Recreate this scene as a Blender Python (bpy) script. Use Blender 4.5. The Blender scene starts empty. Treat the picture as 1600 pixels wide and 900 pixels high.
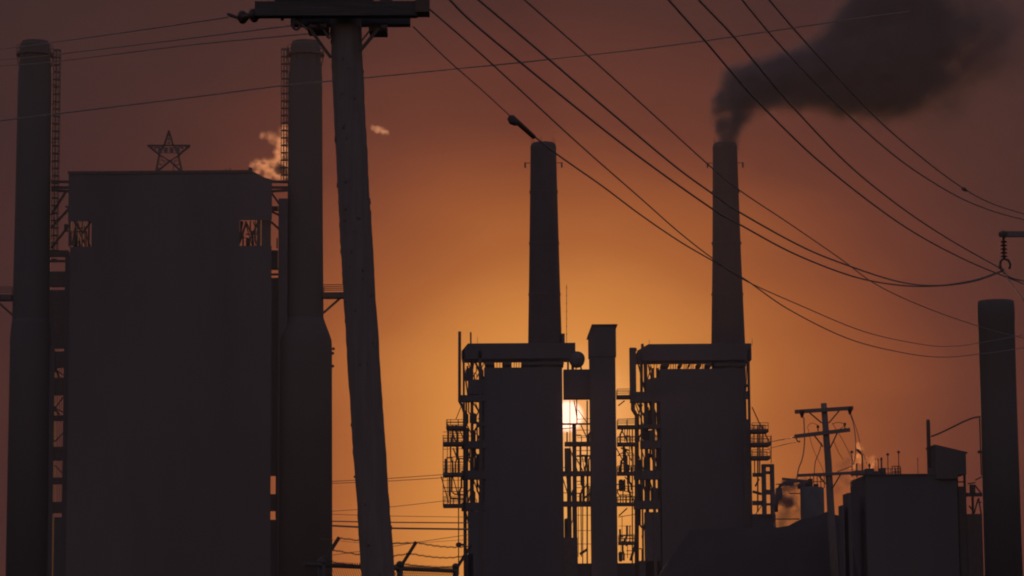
import bpy, bmesh, math, random
from mathutils import Vector, Matrix, Euler, noise

random.seed(7)
R = math.radians
S = bpy.context.scene
COL = S.collection

# ------------------------------------------------------------------ camera
F = 4115.0                       # focal length in photo pixels (22 degree field)
CAM = Vector((0.0, 0.0, 1.6))
ROT = (Matrix.Rotation(R(97.0), 3, 'X') @ Matrix.Rotation(R(-0.4), 3, 'Z'))
cam_data = bpy.data.cameras.new('camera')
cam_data.sensor_width = 36.0
cam_data.lens = 36.0 * F / 1600.0
cam_data.clip_start = 0.1
cam_data.clip_end = 20000.0
cam = bpy.data.objects.new('camera', cam_data)
cam.matrix_world = Matrix.Translation(CAM) @ ROT.to_4x4()
COL.objects.link(cam)
S.camera = cam

def at(px, py, Y):
    d = ROT @ Vector(((px - 800.0) / F, (450.0 - py) / F, -1.0))
    return CAM + d * (Y / d.y)

SUN_DIR = (at(887, 650, 100) - CAM).normalized()
SUN_EL = math.asin(SUN_DIR.z)
SUN_AZ = math.atan2(SUN_DIR.x, SUN_DIR.y)

# ------------------------------------------------------------------ render and view
S.view_settings.view_transform = 'Standard'
S.view_settings.look = 'None'
S.view_settings.exposure = 0.0
S.view_settings.gamma = 1.0
S.view_settings.use_curve_mapping = False
S.cycles.use_denoising = True
S.cycles.max_bounces = 4
S.cycles.diffuse_bounces = 2
S.cycles.glossy_bounces = 1
S.cycles.volume_bounces = 1
S.cycles.transparent_max_bounces = 16
S.cycles.volume_max_steps = 256
S.cycles.filter_width = 2.0

HAZE_DENSITY = 0.00013

# ------------------------------------------------------------------ world
def lin(c):
    r = []
    for v in c:
        v = v / 255.0
        r.append(v / 12.92 if v <= 0.04045 else ((v + 0.055) / 1.055) ** 2.4)
    return (r[0], r[1], r[2], 1.0)

class NT:
    """small wrapper for building node trees"""
    def __init__(s, tree):
        s.t = tree; s.t.nodes.clear()
    def n(s, kind, **kw):
        nd = s.t.nodes.new(kind)
        for k, v in kw.items(): setattr(nd, k, v)
        return nd
    def put(s, sock, v):
        if isinstance(v, bpy.types.NodeSocket): s.t.links.new(v, sock)
        else: sock.default_value = v
    def m(s, op, a, b=None, c=None, clamp=False):
        nd = s.n('ShaderNodeMath', operation=op); nd.use_clamp = clamp
        s.put(nd.inputs[0], a)
        if b is not None: s.put(nd.inputs[1], b)
        if c is not None: s.put(nd.inputs[2], c)
        return nd.outputs[0]
    def v(s, op, a, b=None):
        nd = s.n('ShaderNodeVectorMath', operation=op)
        s.put(nd.inputs[0], a)
        if b is not None: s.put(nd.inputs[1], b)
        return nd.outputs[1] if op in ('DOT_PRODUCT', 'DISTANCE', 'LENGTH') else nd.outputs[0]
    def mix(s, f, a, b, mode='MIX'):
        nd = s.n('ShaderNodeMix', data_type='RGBA', blend_type=mode)
        s.put(nd.inputs[0], f); s.put(nd.inputs[6], a); s.put(nd.inputs[7], b)
        return nd.outputs[2]
    def ramp(s, f, stops, interp='LINEAR'):
        nd = s.n('ShaderNodeValToRGB'); cr = nd.color_ramp; cr.interpolation = interp
        while len(cr.elements) < len(stops): cr.elements.new(0.5)
        for e, (p, c) in zip(cr.elements, stops): e.position = p; e.color = c
        s.put(nd.inputs[0], f)
        return nd.outputs[0]
    def maprange(s, v, a, b, c=0.0, d=1.0, smooth=True):
        nd = s.n('ShaderNodeMapRange'); nd.interpolation_type = 'SMOOTHSTEP' if smooth else 'LINEAR'
        s.put(nd.inputs[0], v)
        for i, x in zip((1, 2, 3, 4), (a, b, c, d)): s.put(nd.inputs[i], x)
        return nd.outputs[0]

W = bpy.data.worlds.new('World'); S.world = W; W.use_nodes = True
w = NT(W.node_tree)
tc = w.n('ShaderNodeTexCoord')
dirv = tc.outputs['Generated']
sep = w.n('ShaderNodeSeparateXYZ'); w.put(sep.inputs[0], dirv)
dx, dy, dz = sep.outputs
yy = w.m('MAXIMUM', dy, 0.02)
K = 100.0 / F
us, vs = SUN_DIR.x / SUN_DIR.y, SUN_DIR.z / SUN_DIR.y
u = w.m('DIVIDE', w.m('SUBTRACT', w.m('DIVIDE', dx, yy), us), K * 1.25)
vv = w.m('DIVIDE', w.m('SUBTRACT', w.m('DIVIDE', dz, yy), vs), K)
vdown = w.m('MULTIPLY', w.m('MINIMUM', vv, 0.0), 0.15)
vup = w.m('MAXIMUM', vv, 0.0)
vq = w.m('ADD', vdown, vup)
nz = w.n('ShaderNodeTexNoise'); nz.inputs['Scale'].default_value = 9.0; nz.inputs['Detail'].default_value = 5.0
mp = w.n('ShaderNodeMapping'); mp.inputs['Scale'].default_value = (1.0, 1.0, 2.6)
w.put(mp.inputs[0], dirv); w.put(nz.inputs['Vector'], mp.outputs[0])
dd = w.m('SQRT', w.m('ADD', w.m('MULTIPLY', u, u), w.m('MULTIPLY', vq, vq)))
dd = w.m('MULTIPLY', dd, w.m('ADD', w.m('MULTIPLY', nz.outputs[0], 0.34), 0.83))
stops = [(0, (246, 170, 86)), (0.6, (234, 156, 76)), (1.65, (214, 134, 61)), (2.67, (176, 100, 47)), (3.35, (156, 84, 42)),
         (4.2, (130, 67, 40)), (4.9, (105, 53, 38)), (6.0, (83, 43, 36)), (6.5, (73, 39, 34)),
         (7.4, (62, 35, 34)), (10.0, (48, 31, 32)), (12.0, (44, 31, 32))]
front = w.ramp(w.m('DIVIDE', dd, 12.0, clamp=True), [(p / 12.0, lin(c)) for p, c in stops])
cosang = w.v('DOT_PRODUCT', dirv, tuple(SUN_DIR))
# red glow and disc of the low sun seen through the smog
halo = w.maprange(cosang, math.cos(0.030), math.cos(0.003), 0.0, 1.0)
front = w.mix(w.m('MULTIPLY', halo, 0.9), front, lin((255, 176, 104)))
disc = w.maprange(cosang, math.cos(0.0068), math.cos(0.0040), 0.0, 1.0)
front = w.mix(disc, front, (2.2, 1.25, .9, 1.0))
# the dusk sky away from the sun
sky = w.n('ShaderNodeTexSky', sky_type='NISHITA')
sky.sun_disc = False
sky.sun_elevation = SUN_EL
sky.sun_rotation = SUN_AZ
sky.dust_density = 4.0
sky.air_density = 1.5
away = w.maprange(cosang, 0.35, 0.93, 1.0, 0.0)
skyt = w.mix(1.0, sky.outputs[0], (1.6, 1.3, 1.9, 1.0), 'MULTIPLY')
back = w.n('ShaderNodeBackground'); w.put(back.inputs[0], skyt); back.inputs[1].default_value = 0.15
bg = w.n('ShaderNodeBackground'); w.put(bg.inputs[0], front); bg.inputs[1].default_value = 1.0
mx = w.n('ShaderNodeMixShader'); w.put(mx.inputs[0], away)
w.t.links.new(bg.outputs[0], mx.inputs[1]); w.t.links.new(back.outputs[0], mx.inputs[2])
wo = w.n('ShaderNodeOutputWorld'); w.t.links.new(mx.outputs[0], wo.inputs[0])
W.cycles.sampling_method = 'MANUAL'; W.cycles.sample_map_resolution = 1024

# ------------------------------------------------------------------ sun
sd = bpy.data.lights.new('sun', 'SUN')
sd.energy = 2.0; sd.angle = R(0.53); sd.color = (1.0, 0.42, 0.16)
so = bpy.data.objects.new('sun', sd); COL.objects.link(so)
so.rotation_euler = (-SUN_DIR).to_track_quat('-Z', 'Y').to_euler()
so.location = (0, 0, 100)

# ------------------------------------------------------------------ materials
def mat(name, c1, c2, rough=0.8, scale=0.5, bump=0.2, metal=0.0, stretch=(1, 1, 1), brick=None, wave=None):
    m = bpy.data.materials.new(name); m.use_nodes = True
    n = NT(m.node_tree)
    t = n.n('ShaderNodeTexCoord')
    mpn = n.n('ShaderNodeMapping'); mpn.inputs['Scale'].default_value = stretch
    n.put(mpn.inputs[0], t.outputs['Object'])
    nn = n.n('ShaderNodeTexNoise'); nn.inputs['Scale'].default_value = scale
    nn.inputs['Detail'].default_value = 6.0; nn.inputs['Roughness'].default_value = 0.6
    n.put(nn.inputs['Vector'], mpn.outputs[0])
    f = n.maprange(nn.outputs[0], 0.35, 0.65)
    c1, c2 = [tuple(v * k for v, k in zip(c, (1.5, 1.4, 1.35) if name in ('creosoted_wood', 'galvanized_steel') else (.75, .78, .75))) for c in (c1, c2)]
    col = n.mix(f, (*c1, 1), (*c2, 1))
    h = nn.outputs[0]
    if brick:
        bk = n.n('ShaderNodeTexBrick'); bk.inputs['Scale'].default_value = brick
        bk.inputs['Color1'].default_value = (1, 1, 1, 1); bk.inputs['Color2'].default_value = (.8, .8, .8, 1)
        bk.inputs['Mortar'].default_value = (.6, .6, .6, 1)
        rt = n.n('ShaderNodeMapping'); rt.inputs['Rotation'].default_value = (R(90), 0, 0)
        n.put(rt.inputs[0], t.outputs['Object']); n.put(bk.inputs['Vector'], rt.outputs[0])
        col = n.mix(1.0, col, bk.outputs[0], 'MULTIPLY')
    if wave:
        wv = n.n('ShaderNodeTexWave', bands_direction='X'); wv.inputs['Scale'].default_value = wave
        n.put(wv.inputs['Vector'], t.outputs['Object'])
        h = wv.outputs[1]
    bs = n.n('ShaderNodeBsdfPrincipled')
    n.put(bs.inputs['Base Color'], col); bs.inputs['Roughness'].default_value = rough
    bs.inputs['Metallic'].default_value = metal
    bs.inputs['Specular IOR Level'].default_value = 0.15
    if bump:
        bp = n.n('ShaderNodeBump'); bp.inputs['Strength'].default_value = bump; bp.inputs['Distance'].default_value = 0.05
        n.put(bp.inputs['Height'], h); n.put(bs.inputs['Normal'], bp.outputs[0])
    o = n.n('ShaderNodeOutputMaterial'); n.t.links.new(bs.outputs[0], o.inputs[0])
    return m

M = {
 'brick':  mat('sooty_brick', (.115, .075, .07), (.09, .065, .065), scale=.12, brick=1.6),
 'concrete': mat('stained_concrete', (.08, .071, .074), (.066, .058, .061), scale=.08, stretch=(1, 1, .25)),
 'sheet':  mat('corrugated_sheet', (.11, .09, .095), (.085, .07, .078), scale=.1, stretch=(1, 1, .2), wave=2.5),
 'steel':  mat('rusty_steel', (.12, .075, .06), (.08, .065, .068), scale=1.5, rough=.7),
 'paint':  mat('dull_paint', (.13, .11, .115), (.1, .085, .09), scale=.8, rough=.6),
 'wood':   mat('creosoted_wood', (.095, .08, .078), (.08, .068, .067), scale=6, stretch=(3, 3, .25), bump=.25),
 'arm':    mat('darkened_arm_wood', (.085, .07, .072), (.065, .055, .056), scale=5, stretch=(.3, 3, 3), bump=.4),  # pole wood darkened to offset the light on the arms' flat fronts
 'wire':   mat('weathered_cable', (.25, .2, .19), (.2, .16, .155), scale=3, rough=.6, bump=0),
 'glaze':  mat('brown_porcelain', (.09, .045, .03), (.07, .035, .025), scale=8, rough=.3, bump=0),
 'galv':   mat('galvanized_steel', (.055, .05, .05), (.042, .038, .038), scale=8, rough=.5, bump=0),
 'soil':   mat('cinder_ground', (.055, .045, .045), (.042, .036, .036), scale=.2, rough=1),
 'leaf':   mat('dark_leaves', (.05, .06, .03), (.035, .045, .025), scale=2, rough=.8, bump=0),
}

# ------------------------------------------------------------------ mesh helper
class MB:
    def __init__(s): s.v = []; s.f = []
    def add(s, vs_, fs_):
        b = len(s.v); s.v += [Vector(p) for p in vs_]; s.f += [[b + i for i in f] for f in fs_]
        return s
    def box(s, x0, x1, y0, y1, z0, z1):
        return s.add([(x0,y0,z0),(x1,y0,z0),(x1,y1,z0),(x0,y1,z0),(x0,y0,z1),(x1,y0,z1),(x1,y1,z1),(x0,y1,z1)],
                     [(0,3,2,1),(4,5,6,7),(0,1,5,4),(1,2,6,5),(2,3,7,6),(3,0,4,7)])
    def bar(s, p, q, t, t2=None):
        p, q = Vector(p), Vector(q); d = (q - p).normalized()
        up = Vector((0, 0, 1)) if abs(d.z) < .95 else Vector((0, 1, 0))
        a = d.cross(up).normalized() * (t / 2); b = a.cross(d).normalized() * ((t2 or t) / 2)
        c = [p - a - b, p + a - b, p + a + b, p - a + b, q - a - b, q + a - b, q + a + b, q - a + b]
        return s.add(c, [(0,1,2,3),(7,6,5,4),(4,5,1,0),(5,6,2,1),(6,7,3,2),(7,4,0,3)])
    def tube(s, pts, r, n=8, cap=True):
        pts = [Vector(p) for p in pts]; rs = r if isinstance(r, (list, tuple)) else [r] * len(pts)
        vs_, fs_ = [], []
        a = None
        for i, p in enumerate(pts):
            d = (pts[min(i + 1, len(pts) - 1)] - pts[max(i - 1, 0)]).normalized()
            if a is None:
                a = d.cross(Vector((0, 0, 1)) if abs(d.z) < .95 else Vector((0, 1, 0))).normalized()
            a = (a - d * a.dot(d)).normalized(); b = d.cross(a)
            for k in range(n):
                t = 2 * math.pi * k / n
                vs_.append(p + (a * math.cos(t) + b * math.sin(t)) * rs[i])
        for i in range(len(pts) - 1):
            for k in range(n):
                k2 = (k + 1) % n
                fs_.append((i*n+k, i*n+k2, (i+1)*n+k2, (i+1)*n+k))
        if cap:
            fs_.append(tuple(range(n))[::-1]); fs_.append(tuple((len(pts)-1)*n + k for k in range(n)))
        return s.add(vs_, fs_)
    def lathe(s, c, prof, n=40, cap=True):
        """profile of (radius, z) turned about the vertical line through c"""
        vs_, fs_ = [], []
        for r_, z in prof:
            for k in range(n):
                t = 2 * math.pi * k / n
                vs_.append((c[0] + r_ * math.cos(t), c[1] + r_ * math.sin(t), z))
        for i in range(len(prof) - 1):
            for k in range(n):
                k2 = (k + 1) % n
                fs_.append((i*n+k, i*n+k2, (i+1)*n+k2, (i+1)*n+k))
        if cap:
            fs_.append(tuple(range(n))[::-1]); fs_.append(tuple((len(prof)-1)*n + k for k in range(n)))
        return s.add(vs_, fs_)
    def prism(s, poly, y0, y1):
        """closed (x, z) outline pushed from y0 to y1"""
        n = len(poly)
        vs_ = [(x, y0, z) for x, z in poly] + [(x, y1, z) for x, z in poly]
        fs_ = [tuple(range(n)), tuple(range(2*n-1, n-1, -1))]
        fs_ += [((i+1) % n, i, n+i, n+(i+1) % n) for i in range(n)]
        return s.add(vs_, fs_)
    def sphere(s, c, r, n=12, sz=1.0):
        prof = [(max(1e-3, r*math.sin(math.pi*i/n)), c[2] - sz*r*math.cos(math.pi*i/n)) for i in range(n+1)]
        return s.lathe(c, prof, n*2)
    # shapes given by their outline in the photograph, with real depth Yf..Yb
    def pbox(s, x0, y0, x1, y1, Yf, Yb):
        ym = (y0 + min(y1, 900)) / 2
        xl = at(x0, ym, Yf if x0 < 800 else Yb).x
        xr = at(x1, ym, Yb if x1 < 800 else Yf).x
        if xr < xl + .05:
            m_ = (xl + xr) / 2; xl, xr = m_ - .06, m_ + .06
        xm = (x0 + x1) / 2
        zt = at(xm, y0, Yf).z
        zb = 0.0 if y1 >= 950 else at(xm, y1, Yb).z
        if zb > zt - .08: zb = zt - .08
        return s.box(xl, xr, Yf, Yb, zb, zt)
    def pbar(s, a, b, Y, tpx, Y2=None):
        return s.bar(at(*a, Y), at(*b, Y2 or Y), tpx * Y / F)
    def skew(s, dx, y0, y1):
        for p in s.v: p.x += dx * (p.y - y0) / (y1 - y0)
        return s
    def ppipe(s, pts, Y, rpx, n=8):
        return s.tube([at(x, y, Y) for x, y in pts], rpx * Y / F, n)
    def build(s, name, m, parent=None, smooth=False):
        origin = parent_world(parent) if parent else None
        if origin is None:
            xs = [p.x for p in s.v]; ys = [p.y for p in s.v]; zs = [p.z for p in s.v]
            origin = Vector(((min(xs)+max(xs))/2, (min(ys)+max(ys))/2, min(zs)))
        me = bpy.data.meshes.new(name)
        me.from_pydata([p - origin for p in s.v], [], s.f)
        bm = bmesh.new(); bm.from_mesh(me); bmesh.ops.recalc_face_normals(bm, faces=bm.faces); bm.to_mesh(me); bm.free()
        me.materials.append(m if not isinstance(m, str) else M[m])
        if smooth:
            for p in me.polygons: p.use_smooth = len(p.vertices) < 6
        o = bpy.data.objects.new(name, me); COL.objects.link(o)
        if parent: o.parent = parent
        else: o.location = origin
        return o

def parent_world(o):
    p = Vector((0, 0, 0))
    while o is not None:
        p += o.location; o = o.parent
    return p

def thing(name, label, cat, loc, group=None):
    o = bpy.data.objects.new(name, None); COL.objects.link(o)
    o.location = loc; o.empty_display_size = 1
    return tag(o, label, cat, group)

def tag(o, label, cat=None, group=None, kind=None):
    o['label'] = label
    if cat: o['category'] = cat
    if group: o['group'] = group
    if kind: o['kind'] = kind
    return o

def spline(pts, n=12):
    """Catmull-Rom through the points"""
    pts = [Vector(p) for p in pts]
    P = [pts[0] * 2 - pts[1]] + pts + [pts[-1] * 2 - pts[-2]]
    out = []
    for i in range(1, len(P) - 2):
        for k in range(n):
            t = k / n
            a, b, c, d = P[i-1], P[i], P[i+1], P[i+2]
            out.append(.5 * ((2*b) + (c - a)*t + (2*a - 5*b + 4*c - d)*t*t + (3*b - a - 3*c + d)*t*t*t))
    out.append(pts[-1])
    return out

# ------------------------------------------------------------------ ground
g = MB(); g.add([(-4000, -400, 0), (4000, -400, 0), (4000, 9000, 0), (-4000, 9000, 0)], [(0, 1, 2, 3)])
go = g.build('ground', 'soil'); go['kind'] = 'structure'; go['label'] = 'dark cinder ground of the plant yard'

# ------------------------------------------------------------------ generic builders
def railing(x0, x1, y, z, h=1.1, t=.1, step=1.6):
    mb = MB()
    for hh in (h, h * .52): mb.bar((x0, y, z + hh), (x1, y, z + hh), t)
    n = max(1, int(abs(x1 - x0) / step))
    for i in range(n + 1):
        x = x0 + (x1 - x0) * i / n
        mb.bar((x, y, z), (x, y, z + h), t)
    return mb

def platform(root, x0, x1, py, Yf, Yb, th=.6, rails=True, rail_step=1.6):
    """a grated floor whose front edge shows at photo row py, with railings front and back"""
    xl = at(x0, py, Yf).x; xr = at(x1, py, Yf).x; z = at((x0+x1)/2, py, Yf).z
    mb = MB(); mb.box(xl, xr, Yf, Yb, z - th, z)
    fl = mb.build('platform', 'steel', root)
    if rails:
        railing(xl + .05, xr - .05, Yf + .08, z, step=rail_step).build('railing', 'steel', fl)
        railing(xl + .05, xr - .05, Yb - .08, z, step=rail_step).build('railing', 'steel', fl)
    return fl

def chimney(root, cx, Y, prof_px, mat_='concrete', n=48, ref=450):
    """prof_px: (row, radius px) from top to bottom; the shaft is vertical in the world"""
    c = at(cx, ref, Y)
    prof = []
    for row, r_ in prof_px:
        z = 0.0 if row >= 950 else at(cx, row, Y).z
        prof.append((r_ * Y / F, z))
    prof = prof[::-1]
    mb = MB(); mb.lathe((c.x, c.y), prof, n)
    return mb.build('shaft', mat_, root, smooth=True), c

def ladder_cage(root, x, y, z0, z1, w_=.7, d=.7):
    mb = MB()
    for sx in (-1, 1): mb.bar((x + sx*w_*.3, y, z0), (x + sx*w_*.3, y, z1), .06)
    z = z0
    while z < z1:
        mb.bar((x - w_*.3, y, z), (x + w_*.3, y, z), .04); z += .6
    o = mb.build('ladder', 'steel', root)
    mb = MB()
    z = z0
    while z < z1:
        pts = [(x + w_*.75*math.cos(t), y - d + d*.9*math.sin(t), z) for t in [2*math.pi*k/8 for k in range(9)]]
        mb.tube(pts, .07, 4); z += 1.1
    for k in range(7):
        t = math.pi * 2 * k / 7
        px_, py_ = x + w_*.75*math.cos(t), y - d + d*.9*math.sin(t)
        mb.bar((px_, py_, z0), (px_, py_, z1), .075)
    mb.build('safety_cage', 'steel', o)
    return o

def clutter(root, x0, x1, rows, Yf, Yb, seed, dense=.5):
    """pipes, valves and small vessels between the floors of an open steel frame"""
    rnd = random.Random(seed)
    for (ra, rb) in zip(rows[:-1], rows[1:]):
        n = max(1, int((x1 - x0) / 6))
        for i in range(n):
            k = rnd.random()
            x = x0 + (x1 - x0) * (i + rnd.uniform(.2, .8)) / n
            Y = rnd.uniform(Yf + .8, Yb - .8)
            if k < .45:
                b = rnd.uniform(-5, 5)
                mid = (ra + rb) / 2 + rnd.uniform(-6, 6)
                mb = MB(); mb.ppipe([(x, rb + 1), (x, mid + 4), (x + b, mid - 2), (x + b, ra - 1)], Y, rnd.uniform(.8, 1.9), 6)
                mb.build('pipe', 'steel', root, smooth=True)
            elif k < .45 + dense * .35:
                h = rnd.uniform(.35, .8) * (rb - ra); wd = rnd.uniform(3, 8)
                c = at(x, rb, Y); r_ = wd / 2 * Y / F; zt = at(x, rb - h, Y).z
                mb = MB(); mb.lathe((c.x, c.y), [(r_*.6, c.z-.3), (r_, c.z), (r_, zt), (r_*.5, zt + r_*.5)], 12)
                mb.build('vessel', 'paint', root, smooth=True)
            elif k < .85:
                yy_ = rnd.uniform(ra + 6, rb - 4)
                mb = MB(); mb.ppipe([(x - 6, yy_), (x + 3, yy_), (x + 4, yy_ + 2), (x + 4, rb + 1)], Y, rnd.uniform(.6, 1.1), 6)
                mb.build('pipe', 'steel', root, smooth=True)
            else:
                mb = MB(); mb.pbar((x - 6, ra), (x + 6, rb), Y, 1.6); mb.build('brace', 'steel', root)

# ------------------------------------------------------------------ smoggy air
HZ = MB(); HZ.box(-420, 420, -30, 720, -1, 165)
hm = bpy.data.materials.new('smog'); hm.use_nodes = True
n = NT(hm.node_tree)
pv = n.n('ShaderNodeVolumePrincipled'); pv.inputs['Color'].default_value = (.86, .84, .9, 1)
pv.inputs['Density'].default_value = HAZE_DENSITY; pv.inputs['Anisotropy'].default_value = .2
ho = n.n('ShaderNodeOutputMaterial'); n.t.links.new(pv.outputs[0], ho.inputs['Volume'])
hz = HZ.build('haze', hm); hz['kind'] = 'stuff'; hz['label'] = 'smoggy sunset air over the whole plant'

# ================================================================== LEFT PLANT (about 380 m away)
YL = 380.0
pxL = YL / F
g_ch = 'tall chimneys of the power plant'

def left_chimney(cx_top, label, side, rb):
    # the centre line falls at this column on row 450
    root = thing('chimney', label, 'chimney', Vector((at(cx_top, 450, YL).x, YL, 0)), g_ch)
    prof = [(68, 21.5), (71, 23.5), (95, 24.5), (118, 26.5), (350, 28), (500, 29.5), (950, 30.5)]
    chimney(root, cx_top, YL, prof)
    c = at(cx_top, 450, YL)
    # dark rim of the flue
    mb = MB(); zt = at(cx_top, 68, YL).z
    mb.lathe((c.x, c.y), [(20.0*pxL, zt - 1.5), (20.0*pxL, zt + .25), (21.6*pxL, zt + .25), (21.6*pxL, zt - 1.5)], 48)
    mb.build('rim', 'steel', root)
    # ring platform below the rim
    z = at(cx_top, 84, YL).z
    r_ = 30 * pxL
    mb = MB(); mb.lathe((c.x, c.y), [(23*pxL, z - .35), (r_, z - .3), (r_, z), (23*pxL, z)], 40, cap=False)
    pl = mb.build('platform', 'steel', root)
    mb = MB()
    for hh in (.55, 1.1):
        pts = [(c.x + r_*.98*math.cos(t), c.y + r_*.98*math.sin(t), z + hh) for t in [2*math.pi*k/32 for k in range(33)]]
        mb.tube(pts, .04, 4)
    for k in range(16):
        t = 2*math.pi*k/16
        mb.bar((c.x + r_*.98*math.cos(t), c.y + r_*.98*math.sin(t), z), (c.x + r_*.98*math.cos(t), c.y + r_*.98*math.sin(t), z + 1.1), .06)
    mb.build('railing', 'steel', pl)
    for k in range(8):
        t = 2*math.pi*k/8 + .2
        mb = MB(); mb.bar((c.x + r_*.95*math.cos(t), c.y + r_*.95*math.sin(t), z - .3), (c.x + 25*pxL*math.cos(t), c.y + 25*pxL*math.sin(t), z - 2.0), .14)
        mb.build('bracket', 'steel', root)
    # swollen base vessel
    prof = [(496, 29), (508, 30 + (rb-30)*.25), (520, 30 + (rb-30)*.6), (532, 30 + (rb-30)*.9), (545, rb - .7), (950, rb + .5)]
    mb = MB(); mb.lathe((c.x, c.y), [(r2*pxL, 0 if row >= 950 else at(cx_top, row, YL).z) for row, r2 in prof][::-1], 48)
    mb.build('base', 'concrete', root, smooth=True)
    # ladder in its cage on the inner side
    xl = at(445 if side > 0 else 88, 250, YL).x
    z1 = at(445, 76, YL).z; z0 = at(445, 286, YL).z
    if side < 0: z0 = at(88, 392, YL).z
    ladder_cage(root, xl, YL, z0, z1, .72, .5)
    for row in range(100, 290, 30):
        zz = at(445, row, YL).z
        mb = MB(); mb.bar((xl, YL, zz), (c.x - side*26*pxL, YL, zz), .1); mb.build('ladder_stay', 'steel', root)
    return root, c

chA, cA = left_chimney(49.5, 'leftmost tall chimney with a caged ladder, at the left edge', -1, 33)
chB, cB = left_chimney(476.5, 'tall chimney between the dark boiler house and the leaning utility pole', 1, 43.5)

# side galleries on the outer flanks
def gallery(root, c, side):
    z = at(520, 458, YL).z
    xa = c.x + side * 29 * pxL; xb = c.x + side * (29 + 46) * pxL
    mb = MB(); mb.box(min(xa, xb), max(xa, xb), YL - 1.2, YL + 1.2, z - .75, z)
    gl = mb.build('gallery', 'steel', root)
    railing(min(xa, xb), max(xa, xb), YL - 1.1, z, step=2.2).build('railing', 'steel', gl)
    railing(min(xa, xb), max(xa, xb), YL + 1.1, z, step=2.2).build('railing', 'steel', gl)
    mb = MB(); mb.bar((xa, YL, z - 2.9), (c.x + side * 56 * pxL, YL, z - .7), .3); mb.build('brace', 'steel', root)
gallery(chB, cB, 1); gallery(chA, cA, -1)

# valves on the flank of the base
for (px_, py_) in ((521, 545), (520, 552), (520, 572)):
    p = at(px_, py_, YL); mb = MB(); mb.sphere((p.x, p.y, p.z), .22, 6); mb.bar((p.x - .9, p.y, p.z), p, .12); mb.build('valve', 'steel', chB)

bh = thing('boiler_house', 'huge windowless dark boiler house with open storey under its flat roof', 'industrial building',
           Vector((at(266, 450, YL).x, YL, 0)))
Yf, Yb = 376.0, 384.0
# upper casing with a chamfered right corner
xl = at(107, 300, Yf).x; xr = at(425, 300, Yf).x
zt = at(260, 268, Yf).z; zb = at(260, 345, Yb).z
mb = MB(); mb.prism([(xl, zb), (xr, zb), (xr, zt - 1.3), (xr - 1.0, zt - 1.0), (xr - 2.9, zt), (xl, zt)], Yf, Yb)
zf = at(260, 345, Yf).z
for p in mb.v:
    if p.y < Yf + .01 and abs(p.z - zb) < .001: p.z = zf
mb.skew(-1.1, Yf, Yb)
mb.build('upper_wall', 'sheet', bh)
mb = MB(); mb.box(xl - .1, xr - 2.9, Yf - .15, Yf + .2, zt - .3, zt + .12); mb.build('parapet', 'steel', bh)
# solid core of the open storey and the big body below
mb = MB(); mb.box(at(143, 365, Yf).x, at(374.5, 365, Yf).x, Yf + .004, Yb - .2, at(260, 386, Yf).z, zb - .004); mb.skew(-1.1, Yf, Yb); mb.build('core_wall', 'sheet', bh)
mb = MB(); mb.box(at(106, 650, Yf).x, at(423.5, 600, Yf).x, Yf, Yb, 0, at(260, 385, Yf).z); mb.skew(-1.1, Yf, Yb); mb.build('lower_wall', 'sheet', bh)
for (x0, x1) in ((107, 112), (121, 123), (127.5, 131), (137.5, 140), (401.5, 408), (408.6, 424), (399, 400.5)):
    mb = MB(); mb.pbox(x0, 344, x1, 386, Yf + .4, Yf + 1.4); mb.build('column', 'steel', bh)
for (a, b, t) in (((116, 346), (130, 366), 2.5), ((142, 346), (128, 366), 2.5), ((113, 384), (118, 356), 3), ((374, 380), (384, 350), 3),
                  ((384, 346), (396, 372), 2.6), ((404, 346), (388, 380), 2.6), ((384, 366), (406, 366), 1.8), ((113, 362), (127, 362), 1.5),
                  ((373, 384), (379, 346), 3)):
    mb = MB(); mb.pbar(a, b, Yf + 1, t); mb.build('brace', 'steel', bh)
clutter(bh, 114, 138, [346, 386], Yf, Yb, 3, .8)
clutter(bh, 378, 404, [346, 386], Yf, Yb, 4, .8)
clutter(bh, 114, 138, [362, 386], Yf, Yb, 5, .8)
clutter(bh, 378, 404, [362, 386], Yf, Yb, 6, .8)
# small vents on the roof and the steam pipe
mb = MB(); c = at(391, 268, Yf + 3); zz = at(391, 261.5, Yf + 3).z
mb.lathe((c.x, c.y), [(3.1*pxL, c.z - 1.5), (3.1*pxL, zz - .2), (2.5*pxL, zz)], 16); mb.build('steam_pipe', 'steel', bh, smooth=True)
for px_, hpx in ((353, 263), (360, 262), (357, 265)):
    c = at(px_, 271, Yf + 2); zz = at(px_, hpx, Yf + 2).z
    mb = MB(); mb.bar(c, (c.x, c.y, zz), .12); mb.build('roof_vent', 'steel', bh)

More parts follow.
